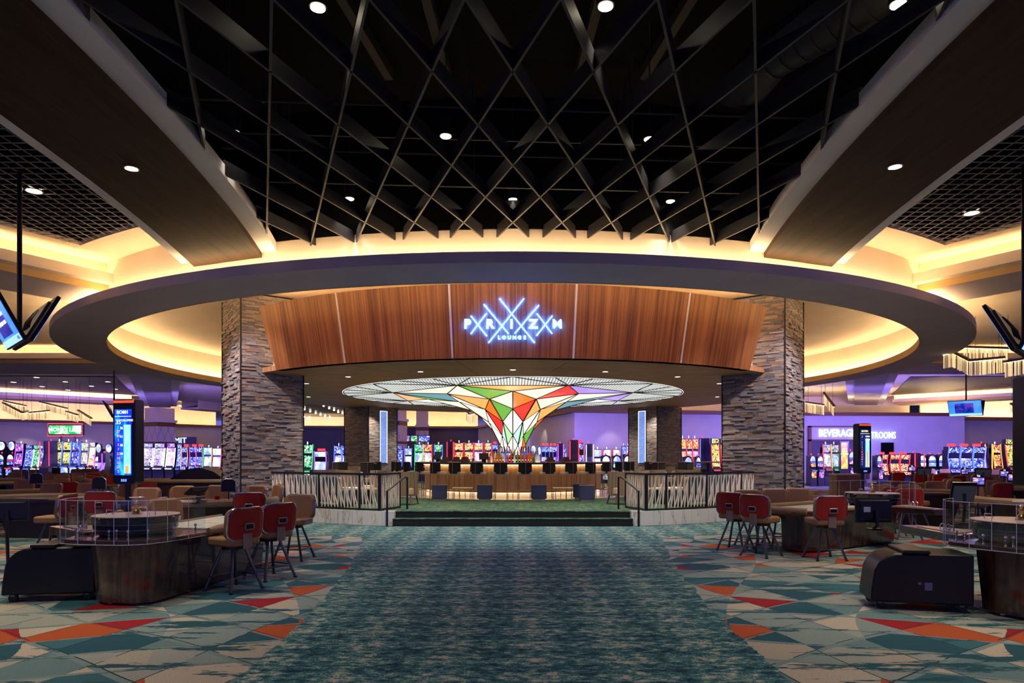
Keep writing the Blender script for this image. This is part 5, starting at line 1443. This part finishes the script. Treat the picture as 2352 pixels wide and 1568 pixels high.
def make_slot(kind, scr, neo):
    t = thing('slot_machine','x','slot machine')
    W = 0.31
    H = {'dome':1.86,'disc':2.35,'tall':2.2,'curve':2.2,'slant':2.2,'wheel':2.25}[kind]
    side_prism(MB(), [(-0.30,0),(0.30,0),(0.30,H*0.86),(0.05,H*0.86),(0.0,H*0.62),(-0.12,0.98),(-0.30,0.86),(-0.26,0.5)], -W, W).build('cabinet','slot_body',t)
    side_prism(MB(), [(-0.40,0.80),(-0.12,0.90),(-0.12,0.96),(-0.40,0.84)], -W+0.03, W-0.03).build('button_deck','slot_deck',t)
    MB().box(-W+0.06,W-0.06,-0.405,-0.395,0.79,0.83).build('button_light','neo_'+neo,t)
    def face(x0,x1,yb,yt,z0,z1,name,m,th=0.02): side_prism(MB(), [(yb,z0),(yt,z1),(yt-th,z1),(yb-th,z0)], x0, x1).build(name,m,t)
    if kind in ('dome','disc'):
        xz_prism(MB(), [(W*math.cos(R(a)),1.32+W*math.sin(R(a))*1.05) for a in range(0,181,15)]+[(-W,1.0),(W,1.0)], -0.16, 0.2).build('arch','slot_body',t)
        xz_prism(MB(), [(0.24*math.cos(R(a)),1.32+0.25*math.sin(R(a))) for a in range(0,181,15)], -0.18, -0.16).build('dome_light','scr_w',t)
        face(-0.24,0.24,-0.18,-0.18,1.02,1.20,'screen','scr_'+scr)
        xz_prism(MB(), [(-0.22,0.44),(0.22,0.44),(0.22,0.76),(-0.22,0.76)], -0.32, -0.295).build('belly_glass','scr_'+scr,t)
        MB().box(-0.24,0.24,-0.19,-0.17,1.24,1.28).build('payline_light','neo_'+neo,t)
        MB().cyl(0,0.05,1.64,1.72,0.05,n=10).build('candle','neo_r',t)
        if kind == 'disc':
            mb = MB(); mb.M = Matrix.Translation((0,0,2.06)) @ Matrix.Rotation(R(90),4,'X'); mb.cyl(0,0,-0.06,0.06,0.29,n=24); mb.build('topper_disc','slot_body',t)
            mb = MB(); mb.M = Matrix.Translation((0,0,2.06)) @ Matrix.Rotation(R(90),4,'X'); mb.cyl(0,0,0.06,0.075,0.24,n=24); mb.build('disc_light','scr_w',t)
            MB().cyl(0,0.05,1.65,1.80,0.04,n=8).build('neck','slot_body',t)
    elif kind == 'tall':
        MB().box(-W,W,-0.02,0.25,1.62,2.08).build('top_box','slot_body',t)
        face(-0.27,0.27,-0.03,-0.03,1.66,2.04,'top_screen','scr_'+scr); face(-0.26,0.26,-0.14,-0.02,1.0,1.55,'screen','scr_'+scr)
        xz_prism(MB(), [(-0.24,0.44),(0.24,0.44),(0.24,0.78),(-0.24,0.78)], -0.32, -0.295).build('belly_glass','scr_w',t)
        for s in (-1,1): side_prism(MB(), [(-0.20,0.9),(-0.06,1.62),(-0.03,2.08),(-0.06,2.08),(-0.10,1.62),(-0.24,0.9)], s*W-0.012, s*W+0.012).build('neon_edge','neo_'+neo,t)
        MB().cyl(0,0.1,2.08,2.2,0.03,n=8).build('candle','neo_w',t)
    elif kind == 'curve':
        for i in range(5):
            z0, z1 = 0.98+i*0.19, 0.98+(i+1)*0.19
            y0, y1 = [-0.22-0.0+0.20*math.sin(PI*min(u,1.0)/2.2) for u in (i/5, (i+1)/5)]
            face(-0.28,0.28,y0,y1,z0,z1,'screen','scr_'+scr)
        side_prism(MB(), [(-0.16,0.9),(0.28,0.9),(0.28,1.96),(0.02,1.96)], -W, W).build('spine','slot_body',t)
        for s in (-1,1): side_prism(MB(), [(-0.24,0.92),(-0.10,1.4),(-0.02,1.95),(-0.05,1.95),(-0.14,1.4),(-0.28,0.92)], s*(W-0.01)-0.018, s*(W-0.01)+0.018).build('neon_edge','neo_'+neo,t)
        MB().box(-0.29,0.29,-0.06,0.2,1.96,2.2).build('top_box','slot_body',t); face(-0.27,0.27,-0.07,-0.07,1.98,2.18,'top_screen','scr_'+scr)
    elif kind == 'slant':
        face(-0.29,0.29,-0.20,-0.10,1.02,1.48,'screen','scr_'+scr); face(-0.29,0.29,-0.08,-0.20,1.52,2.02,'top_screen','scr_'+scr); face(-0.27,0.27,-0.42,-0.26,0.80,0.96,'deck_screen','scr_'+scr)
        side_prism(MB(), [(-0.12,1.5),(-0.20,2.06),(0.2,2.06),(0.2,1.5)], -W, W).build('top_box','slot_body',t)
        for s in (-1,1): side_prism(MB(), [(-0.26,0.95),(-0.15,1.5),(-0.24,2.06),(-0.27,2.06),(-0.18,1.5),(-0.30,0.95)], s*W-0.014, s*W+0.014).build('neon_edge','neo_'+neo,t)
        MB().box(-0.2,0.2,0.0,0.06,2.07,2.2).build('top_rail','neo_r',t)
    elif kind == 'wheel':
        MB().box(-W,W,-0.04,0.25,1.66,2.1).build('top_box','slot_body',t); face(-0.28,0.28,-0.05,-0.05,1.70,2.06,'top_screen','scr_'+scr); face(-0.28,0.28,-0.14,-0.03,0.98,1.62,'screen','scr_'+scr)
        mb = MB(); mb.M = Matrix.Translation((0,-0.12,1.32)) @ Matrix.Rotation(R(82),4,'X'); mb.cyl(0,0,0.0,0.02,0.23,n=24); mb.build('prize_wheel','scr_w',t)
        for s in (-1,1): side_prism(MB(), [(-0.20,0.6),(-0.07,1.66),(-0.05,2.1),(-0.08,2.1),(-0.11,1.66),(-0.24,0.6)], s*W-0.02, s*W+0.02).build('neon_edge','neo_'+neo,t)
        MB().cyl(0,0.1,2.1,2.22,0.03,n=8).build('candle','neo_w',t)
    return Proto(t), H
def slot(kind, scr, neo, px, wpx, ytop, Y, label, group, rz=0.0):
    key = (kind, scr, neo)
    if key not in SLOT: SLOT[key] = make_slot(*key)
    pr, H = SLOT[key]
    o = pr.put((PX(px,Y), Y, 0), rz, label, group)
    sx = wpx*Y/F/0.62; sz = min(max(PZ(ytop,Y)/H, 0.75), 1.3)
    o.scale = (sx, 1.0, sz)
    return o
KN = {'dome':'dome-topped slot machine','disc':'slot machine with a round disc topper','tall':'tall two-screen slot machine','curve':'curved-screen slot machine with glowing edges','slant':'slant-screen slot machine','wheel':'slot machine with a prize wheel'}
CN = {'b':'blue','g':'green','r':'red','y':'gold','p':'violet','m':'many-coloured','w':'white'}
BANKS = [
 ('in the row at the edge of the pit beyond the money sign', 41, [('disc','b','b',4,22,1012),('disc','b','r',28,22,1012),('tall','p','p',46,17,1013),('curve','b','b',69,16,1022),('curve','g','y',86,16,1022),('curve','b','w',101,15,1022)]),
 ('under the green money link sign', 40, [('tall','y','b',134,20,1008),('tall','y','b',155,20,1008),('tall','b','b',175,20,1008),('tall','y','b',196,20,1010),('curve','y','o',214,18,1016),('disc','w','p',228,16,1018),('disc','w','p',251,16,1018)]),
 ('below the HIGH LIMIT sign', 40, [('curve','b','p',323,14,1018),('curve','m','w',342,25,1018),('curve','m','w',368,25,1018),('curve','p','y',394,25,1018),('curve','b','b',414,10,1020),('slant','b','o',427,14,1020),('slant','b','p',446,16,1020),('slant','b','p',461,14,1020),('tall','w','g',478,18,1022),('tall','w','r',499,20,1024)]),
 ('between two stone columns beside the lounge', 33.5, [('tall','g','g',705,28,1014),('slant','w','p',738,26,1030),('wheel','b','b',777,18,1016),('wheel','b','b',794,14,1016)]),
 ('beside the wall-mounted screens behind the bar', 44, [('wheel','g','b',900,13,1024),('curve','b','b',916,20,1024),('tall','w','b',938,16,1024),('wheel','g','g',963,19,1014),('wheel','r','r',983,19,1014),('tall','g','b',1007,19,1015)]),
 ('in the red row behind the bar', 46, [('tall','r','r',1054,20,1011),('tall','r','r',1077,20,1011),('tall','r','r',1099,20,1011),('tall','r','r',1121,20,1011),('slant','b','b',1137,12,1014)]),
 ('against the angled lilac wall behind the bar', 37.5, [('disc','r','b',1225,15,1021),('disc','r','b',1239,15,1024),('slant','b','b',1248,11,1018),('slant','b','b',1257,10,1018),('slant','m','b',1266,10,1018),('slant','b','p',1274,10,1018),('curve','b','w',1296,8,1030)]),
 ('behind the dome-topped row at the lilac wall', 36.0, [('slant','b','r',1334,12,1010),('tall','w','r',1373,18,1026),('tall','w','r',1394,18,1026),('tall','w','r',1416,18,1026),('tall','b','b',1433,9,1018),('tall','p','b',1443,9,1018),('tall','r','b',1453,9,1017)]),
 ('in front of the lilac wall behind the bar stools', 34.0, [('dome','m','b',1391,21,1034),('dome','g','b',1416,21,1034),('dome','r','b',1440,21,1034),('dome','b','b',1459,12,1036)]),
 ('beside the stone column with the niche under the warm cove', 33.0, [('tall','r','r',1569,13,1000),('tall','r','r',1583,13,1000),('tall','r','r',1597,13,1000),('curve','y','r',1642,18,1006),('curve','y','r',1661,17,1007),('slant','b','p',1675,10,1020)]),
 ('dome row beside the stone column with the niche', 31.5, [('dome','b','b',1579,20,1036),('dome','b','b',1602,12,1036)]),
 ('below the BEVERAGES sign', 36.5, [('dome','r','b',1864,14,1035),('dome','p','b',1881,14,1035),('wheel','m','r',1898,18,1013),('wheel','m','g',1917,18,1013),('dome','p','b',1954,17,1024)]),
 ('in the row with red neon edges past the RESTROOMS sign', 35.0, [('dome','p','b',2016,16,1034),('slant','r','r',2028,21,1038),('slant','r','r',2051,21,1038),('slant','r','r',2074,21,1038)]),
 ('white-domed row against the lilac wall', 36.5, [('dome','w','b',2115,18,1033),('dome','w','b',2137,20,1033),('dome','w','b',2158,20,1033),('dome','w','b',2172,12,1036)]),
 ('blue slant row below the hanging screens', 34.0, [('slant','b','b',2186,27,1019),('slant','b','b',2215,27,1019),('slant','b','b',2244,27,1019)]),
 ('at the end of the slot floor beyond the pit', 36.0, [('tall','r','o',2288,18,1014),('curve','y','r',2316,22,1008),('tall','g','b',2334,14,1010),('curve','m','b',2350,16,1012)]),
]
for where, Y, ms in BANKS:
    cnt = {}
    for m_ in ms: cnt[(m_[0],m_[1],m_[2])] = cnt.get((m_[0],m_[1],m_[2]),0)+1
    for i_, (kind, scr, neo, px, wpx, ytop) in enumerate(ms):
        if i_ > 0: wpx = min(wpx, 1.92*(px-ms[i_-1][3]) - min(ms[i_-1][4], 0.96*(px-ms[i_-1][3])))
        if i_ < len(ms)-1: wpx = min(wpx, 0.96*(ms[i_+1][3]-px))
        lab = '%s with %s picture and %s trim %s' % (KN[kind].replace(' with glowing edges','').replace(' with a','').replace('round disc','with round disc'), CN[scr], CN.get(neo, 'orange') if neo != 'o' else 'orange', where)
        o = slot(kind, scr, neo, px, wpx, ytop, Y, ' '.join(lab.split()[:16]), 'slots ' + where)
        if where.startswith('in the red row') and scr == 'r':
            for w_, zz in (('PAN',1.94),('CHANG',1.78)): text_mesh('lettering', w_, 0.15, 'digit_yellow', o, (0,-0.06,zz), depth=0.002)
# dark ends of slot banks, seen from the side
for px0, px1, ytop, Y, neo, lab in ((101,122,1012,39.0,'r','dark end cabinet of the slot bank under the green money link sign'),(1308,1328,1010,35.5,'r','tall black end cabinet with red edges before the lilac wall'),(1345,1361,1019,35.0,'w','black end cabinet beside the white-screen slots at the lilac wall'),
        (1604,1629,1006,34.2,'b','black end cabinet next to the gold slots by the stone column'),(2093,2114,1040,36.0,'r','low black cabinet between red-edged and white-domed slots'),(2252,2268,1018,34.5,'o','black end cabinet with an orange edge past the blue slant row'),(1028,1042,1013,45.5,'r','black end cabinet of the red row behind the bar'),
        (226,243,1040,37.5,'p','violet-edged dark kiosk in front of the disc-topped slots'),(1281,1293,1018,36.4,'p','black end cabinets beside the blue slant slots behind the bar')):
    x0, x1 = PX(px0,Y), PX(px1,Y); zt = PZ(ytop,Y)
    t = thing('slot_end_cabinet', lab, 'cabinet', ((x0+x1)/2, Y, 0)); w = (x1-x0)/2
    side_prism(MB(), [(-0.35,0),(0.4,0),(0.4,zt),(-0.05,zt),(-0.02,zt*0.7),(-0.2,zt*0.45),(-0.4,zt*0.38)], -w, w).build('body','slot_body',t)
    for s in (-1,1): MB().box(s*w-0.02,s*w+0.02,-0.36,-0.33,zt*0.42,zt*0.98).build('neon_edge','neo_'+neo,t)
    MB().cyl(0,0.2,zt,zt+0.1,0.03,n=8).build('candle','neo_r',t)
# tall flame sign
Y = 36.0; t = thing('game_sign','narrow standing sign reading HOT NEW GAMES above a flame picture','sign',(PX(1938,Y),Y,0))
screen_mat('flame', [(0.3,(0.25,0.05,0.6)),(0.5,(0.9,0.25,0.02)),(0.65,(1.0,0.75,0.15)),(0.8,(1,1,0.8))], 3.0, 1.6, (1.5,1,0.7))
MB().box(-0.24,0.24,-0.08,0.08,0,PZ(1013,Y)).build('case','slot_body',t); MB().box(-0.17,0.17,-0.085,-0.08,PZ(1076,Y),PZ(1016,Y)).build('flame_screen','flame',t)
for i, w_ in enumerate(('HOT','NEW','GAMES')): text_mesh('lettering',w_,0.13,'digit_yellow',t,(0,-0.09,PZ(1031,Y)-0.13*i),depth=0.001)
# money link sign
Y = 40.5; t = thing('money_sign','green and white lit sign reading MONEY LINK with a red neon border','sign',(PX(152,Y),Y,0))
w = 79*Y/F/2; z0, z1 = PZ(999,Y), PZ(974.5,Y)
screen_mat('money_green', [(0.3,(0.0,0.2,0.03)),(0.5,(0.02,0.5,0.08)),(0.6,(0.8,0.9,0.7)),(0.75,(1,1,0.95))], 1.6, 1.5)
MB().box(-w,w,-0.1,0.1,z0,z1).build('case','slot_body',t); MB().box(-w*0.94,w*0.94,-0.106,-0.10,z0+0.06,z1-0.06).build('panel','money_green',t)
text_mesh('lettering','MONEY LINK',0.33,'digit_white',t,(0,-0.115,(z0+z1)/2),depth=0.01,bold=0.004)
mb = MB(); mb.tube([(x,-0.10,z) for x,z in ((-w,z0-0.04),(w,z0-0.04),(w,z1+0.04),(-w,z1+0.04))],0.028,6,closed=True); mb.build('neon_border','neo_r',t)
for s in (-0.3,0.5): MB().cyl(w*s,0,0,z0,0.05,n=8).build('post','slot_body',t)
# HIGH LIMIT lettering on the back wall
t = thing('wall_lettering','white HIGH LIMIT lettering on the wall behind the diamond column','sign',(PX(379,49.6),49.9,0))
MB().box(-1.95,2.1,0.02,0.10,PZ(1020,49.9),PZ(1003,49.9)).build('backing','dark_wall',t)
MB().box(-1.9,-1.8,0.05,0.1,0,PZ(1010,49.9)).build('post','dark_wall',t); MB().box(1.8,1.9,0.05,0.1,0,PZ(1010,49.9)).build('post','dark_wall',t)
text_mesh('lettering','HIGH LIMIT',0.56,'sign_letter',t,(0,0.0,PZ(1011.5,49.9)),depth=0.015)
# BEVERAGES and RESTROOMS
def wall_sign(name, label, word, px0, px1, yc, hpx, Y, bold):
    t = thing(name, label, 'sign', (PX((px0+px1)/2,Y),Y,0))
    o = text_mesh('lettering',word,hpx*Y/F*1.35,'sign_letter',t,(0,-0.06,PZ(yc,Y)),depth=0.02,bold=bold)
    wd = max(v.co.x for v in o.data.vertices)-min(v.co.x for v in o.data.vertices)
    o.scale = ((px1-px0)*Y/F/wd, 1, 1)
    return t
t = wall_sign('neon_wall_sign','white neon BEVERAGES sign in a dark framed wall opening','BEVERAGES',1880,1972,995,18,40.15,0.006)
Y = 40.2
w0, w1 = PX(1863,Y)-PX(1926,Y), PX(1990,Y)-PX(1926,Y)
MB().box(w0,w1,-0.02,0.03,PZ(1009,Y),PZ(981,Y)).build('panel','wall_paint',t)
for a in ((w0-0.15,w1+0.15,PZ(981,Y),PZ(978,Y)),(w0-0.15,w0,PZ(1100,Y),PZ(978,Y)),(w0-0.15,w1+0.15,PZ(1013,Y),PZ(1009,Y)),(w1,w1+0.15,PZ(1100,Y),PZ(978,Y))): MB().box(a[0],a[1],-0.08,0.06,max(a[2],0.02),a[3]).build('frame','brown_trim',t)
MB().box(w0,w1,-0.01,0.05,0.02,PZ(1013,Y)).build('opening','dark_wall',t)
wall_sign('neon_wall_sign','white neon RESTROOMS sign above a dark doorway','RESTROOMS',1978,2056,1000,16,40.4,0.006)
o = MB().box(PX(2024,40.5),PX(2052,40.5),40.45,40.55,0.01,PZ(1016,40.5)).build('door_1','black_deck',kind='structure'); tag(o,'dark restroom doorway under the lit sign',None)
# wall screens behind the bar
for px0, px1, y0, y1, m_, l in ((930,941,1000,1014,'scr_p','wall screen with a violet picture behind the bar'),(943,959,1000,1014,'scr_g','wall screen with a green frame behind the bar'),(961,988,1000,1014,'scr_b','wide wall screen with a blue picture behind the bar')):
    Y = 55.5; t = thing('wall_screen', l, 'screen', (PX((px0+px1)/2,Y),Y,0)); w = (px1-px0)*Y/F/2
    MB().box(-w,w,0,0.08,PZ(y1,Y),PZ(y0,Y)).build('bezel','slot_body',t); MB().box(-w*0.92,w*0.92,-0.01,0,PZ(y1,Y)+0.03,PZ(y0,Y)-0.03).build('picture',m_,t)
    MB().cyl(0,0.04,0,PZ(y1,Y),0.05,n=8).build('post','slot_body',t)

# ---- chandeliers of crystal rods
mat('crystal',(0.85,0.74,0.55),0.15,emit=(1.0,0.72,0.38),es=0.55)
mat('crystal_dim',(0.5,0.42,0.32),0.2,emit=(1.0,0.72,0.38),es=0.16)
emit_mat('chandelier_led',(1.0,0.75,0.42),7.0)
def chandelier(label, segs, drop, ceil=5.57, group=None):
    x0, Y0 = PX(segs[0][0], segs[0][4]), segs[0][4]
    t = thing('chandelier', label, 'chandelier', (0,0,0), 0, group)
    for pa, ya, pb, yb, Ya, Yb in segs:
        a = Vector((PX(pa,Ya),Ya,PZ(ya,Ya))); b2 = Vector((PX(pb,Yb),Yb,PZ(yb,Yb)))
        d = b2-a; l = d.length; n_ = Vector((d.y,-d.x,0)).normalized()*0.05; u = Vector((0,0,0.07))
        vs = [a+n_,b2+n_,b2-n_,a-n_,a+n_+u,b2+n_+u,b2-n_+u,a-n_+u]
        MB().add([tuple(v) for v in vs],[(0,3,2,1),(4,5,6,7),(0,1,5,4),(1,2,6,5),(2,3,7,6),(3,0,4,7)]).build('channel','chair_wood',t)
        e = Vector((0,0,-0.012))
        vs = [a+n_*0.5,b2+n_*0.5,b2-n_*0.5,a-n_*0.5]; vs = [v+e for v in vs]+[v+e*0.2 for v in vs]
        MB().add([tuple(v) for v in vs],[(0,3,2,1),(4,5,6,7),(0,1,5,4),(1,2,6,5),(2,3,7,6),(3,0,4,7)]).build('light_strip','chandelier_led',t)
        mb = MB(); k = max(8,int(l/0.032))
        for i in range(k):
            p = a + d*((i+0.5)/k) + n_*rnd.uniform(-0.7,0.7)
            r = rnd.choice((0.006,0.008,0.011)); mb.mi = rnd.choice((0,0,1))
            mb.box(p.x-r,p.x+r,p.y-r,p.y+r,p.z-drop*rnd.uniform(0.95,1.0),p.z-0.012)
        mb.build('crystal_rods',['crystal','crystal_dim'],t,kind='stuff')
        for q in (0.15,0.85):
            p = a + d*q; MB().cyl(p.x,p.y,p.z+0.05,ceil,0.006,n=5).build('cable','black_metal',t)
chandelier('large zigzag chandelier of crystal rods beside the ceiling ring',[(2189,810,2228,830,20.0,19.4),(2228,830,2306,823,19.4,19.8),(2307,833,2362,824,19.2,19.8),(2213,799,2316,802,20.6,20.8),(2166,815,2189,810,20.2,20.0)],0.42)
chandelier('zigzag crystal chandelier peeking out beside the stone column',[(1892,903,1916,934,31,30),(1850,925,1893,931,31,30.5)],0.44)
chandelier('short crystal chandelier partly hidden by the black tower',[(2322,928,2334,935,30,29.5),(2334,935,2352,930,29.5,30)],0.33)
chandelier('folded crystal chandelier with a sharp corner over the card pit',[(7,926,52,949,35,34),(8,922,60,933,36,36),(52,949,64,945,34,35),(65,949,115,944,34.5,35)],0.36)
chandelier('stepped crystal chandelier over the money link sign',[(92,924,154,939,36,35),(153,946,178,954,35,34.5),(179,943,210,962,36,34)],0.36)
chandelier('small crystal chandelier hanging behind the glass funnel',[(1071,943,1078,952,43,42),(1078,952,1092,948,42,43)],0.6)

# ---- hanging twin screens
screen_mat('tv_blue', [(0.3,(0.02,0.12,0.85)),(0.55,(0.05,0.25,1.0)),(0.75,(0.15,0.45,1.0))], 0.7, 1.25)
screen_mat('tv_promo', [(0.3,(0.0,0.0,0.12)),(0.5,(0.01,0.03,0.4)),(0.65,(0.2,0.05,0.5))], 4.0, 1.0)
screen_mat('tv_light', [(0.3,(0.25,0.5,1.0)),(0.6,(0.35,0.65,1.0))], 0.5, 1.2)
emit_mat('tv_text',(0.9,0.95,1.0),1.4)
mat('tv_back',(0.10,0.075,0.055),0.5)
def twin_screen(label, x, y, zc, rz, sc=1.0, ceil=7.4, promo=True, words=True):
    t = thing('hanging_screen', label, 'screen', (x,y,zc), rz)
    T = R(27); w, h = 1.22*sc, 0.72*sc
    for side in (-1, 1):
        M = (Matrix.Rotation(PI,4,'Z') if side > 0 else Matrix()) @ Matrix.Translation((0,-0.05*sc,-h/2*math.cos(T))) @ Matrix.Rotation(T,4,'X')
        mb = MB(); mb.M = M; mb.box(-w/2,w/2,0.0,0.05,0,h); tv = mb.build('television','black_plastic',t,bevel=0.006)
        mb = MB(); mb.M = M; mb.box(-w/2+0.02,w/2-0.02,-0.004,0.0,0.02,h-0.02); mb.build('picture','tv_blue',tv)
        mb = MB(); mb.M = M; mb.box(-w*0.36,w*0.36,0.05,0.085,h*0.12,h*0.88); mb.build('back_cover','tv_back',tv)
        for q in range(4):
            mb = MB(); mb.M = M; mb.tube([(w*(-0.2+0.13*q),0.09,h*0.3),(w*(-0.18+0.12*q),0.12,h*0.5),(w*(-0.05+0.08*q),0.10,h*0.75)],0.012,5); mb.build('cable','black_plastic',tv)
        if promo:
            mb = MB(); mb.M = M; mb.box(-w/2+0.02,w/2-0.02,-0.006,-0.004,0.02,h*0.16); mb.build('footer','tv_light',tv)
            mb = MB(); mb.M = M; mb.box(-w*0.30,w*0.26,-0.007,-0.004,h*0.20,h*0.82); mb.build('poster','tv_promo',tv)
            for s_, zz, sz in ((('$1,000,000 CASH',0.60,0.075),('$800,000 CASH',0.44,0.07)) if words else ()):
                o = text_mesh('lettering',s_,sz*sc,'tv_text',tv,depth=0.001); o.matrix_local = M @ Matrix.Translation((w*0.05,-0.010,h*zz)) @ Matrix.Rotation(R(90),4,'X')
            if words: o = text_mesh('lettering','FALL',0.07*sc,'black_plastic',tv,depth=0.001); o.matrix_local = M @ Matrix.Translation((w*0.40,-0.010,h*0.09)) @ Matrix.Rotation(R(90),4,"X")
    MB().cyl(0,0,-h*0.2,ceil-zc,0.032*sc**0.5,n=12).build('pole','black_metal',t)
    return t
twin_screen('pair of hanging screens with a blue cash promotion above the RO801 pit', PX(45,9.6), 9.6, PZ(742,9.6), R(-45))
twin_screen('pair of hanging screens whose rear side and blue edge show beside the ring', PX(2352,9.4), 9.4, PZ(762,9.4), R(45))
twin_screen('small pair of hanging screens with a bright picture below the big chandelier', PX(2219,30.5), 30.5, PZ(938,30.5), R(-45), 1.05, 5.57, True, False)
twin_screen('dark pair of hanging screens half hidden by the RO801 tower', PX(262,27), 27, PZ(942,27), R(-62), 1.0, 5.57, False)
# ================================================================ LAMPS OF THE ROOM AND ADDED FILL
for px, py in ((730,15),(1391,12),(2063,8),(537,302),(1024,311),(1492,318),(803,455),(1178,457),(1540,461)):
    X, Y = FL(px, py, 5.75); spot('can_lamp', (X,Y,5.72), (X,Y,0), 55, (1.0,0.88,0.72), 75, 0.7)
for k in range(-9, 10):
    q = R(-90 + k*18.5); x, y = 7.35*math.cos(q), CY+7.35*math.sin(q)
    spot('soffit_lamp', (x,y,3.70), (x*1.02,y-0.3,0), 270, (1.0,0.86,0.66), 115, 0.8)
for s in (-1, 1):
    X, Y = FL(302,385,5.03) if s < 0 else FL(2056,381,5.03)
    spot('wing_lamp', (X,Y,4.99), (X,Y,0), 330, (1.0,0.86,0.68), 85, 0.8)
    for px, py in ((78,438),(20,520)):
        X, Y = FL(px,py,5.57); spot('grid_lamp', (-s*X if s > 0 else X, Y, 5.5), (-s*X if s > 0 else X, Y, 0), 300, (1.0,0.84,0.64), 85, 0.7)
    # accent lamps in the ceiling inside the ring, aimed at the stone columns, the railing and the steps
    for a, tx, ty, tz, pw in ((36,6.6,17.6,2.6,460),(50,6.9,17.5,2.0,420),(26,4.5,16.2,0.4,360)):
        q = R(-90+s*a); x, y = 11.8*math.cos(q), CY+11.8*math.sin(q)
        spot('accent_lamp', (x,y,5.70), (s*tx,ty,tz), pw, (1.0,0.93,0.95), 62, 0.8)
    q = R(-90+s*9); spot('accent_lamp', (11.9*math.cos(q), CY+11.9*math.sin(q), 5.70), (s*1.9,13.9,0), 520, (0.92,1.0,0.92), 70, 0.9)
# wall washers of the lilac walls
for x, y in ((5.5,37.2),(9.0,37.9),(12.5,38.5),(15.5,39.1),(20.5,39.8),(-34.0,47.3),(-31.0,49.5),(0.5,45.6),(1.6,42.4)):
    spot('wall_washer', (x,y-0.35,3.85), (x,y+0.6,1.2), 40, (1.0,0.82,0.66), 70, 0.5)
# violet fill added for the glow of slot screens, turned to machines and wall
def glow(x, y, z, pw, col=(0.30,0.20,1.0)):
    spot('screen_glow_fill', (x,y,z), (x*1.02,y+4.0,1.9), pw, col, 165, 0.9, 0.4)
for px, Y, pw in ((20,37,800),(150,37,800),(270,38,600),(370,37,800),(470,38,600),(720,32,100),(960,43,200),(1090,44,200),(1250,36,300),(1400,34.6,380),(1590,32,260),(1650,32,220),(1900,34,850),(2040,33,850),(2140,33,850),(2220,31.5,750),(2320,33,700)):
    glow(PX(px,Y), Y-1.5, 2.9, pw)
# unseen lamps added to the same ceilings near the camera to brighten the foreground
for x, y in ((-1.9,4.2),(1.9,4.2),(0.0,2.6),(-1.9,1.5),(1.9,1.5)): spot('can_lamp', (x,y,5.72), (x,y,0), 60, (1.0,0.88,0.72), 80, 0.7)
for s in (-1, 1):
    for x, y in ((4.4,4.6),(4.4,1.5)): spot('wing_lamp', (s*x,y,4.99), (s*x,y,0), 200, (1.0,0.86,0.68), 90, 0.8)
    for x, y in ((6.6,6.0),(7.8,9.2),(9.5,12.0)): spot('grid_lamp', (s*x,y,5.5), (s*x,y,0), 200, (1.0,0.84,0.64), 85, 0.7)
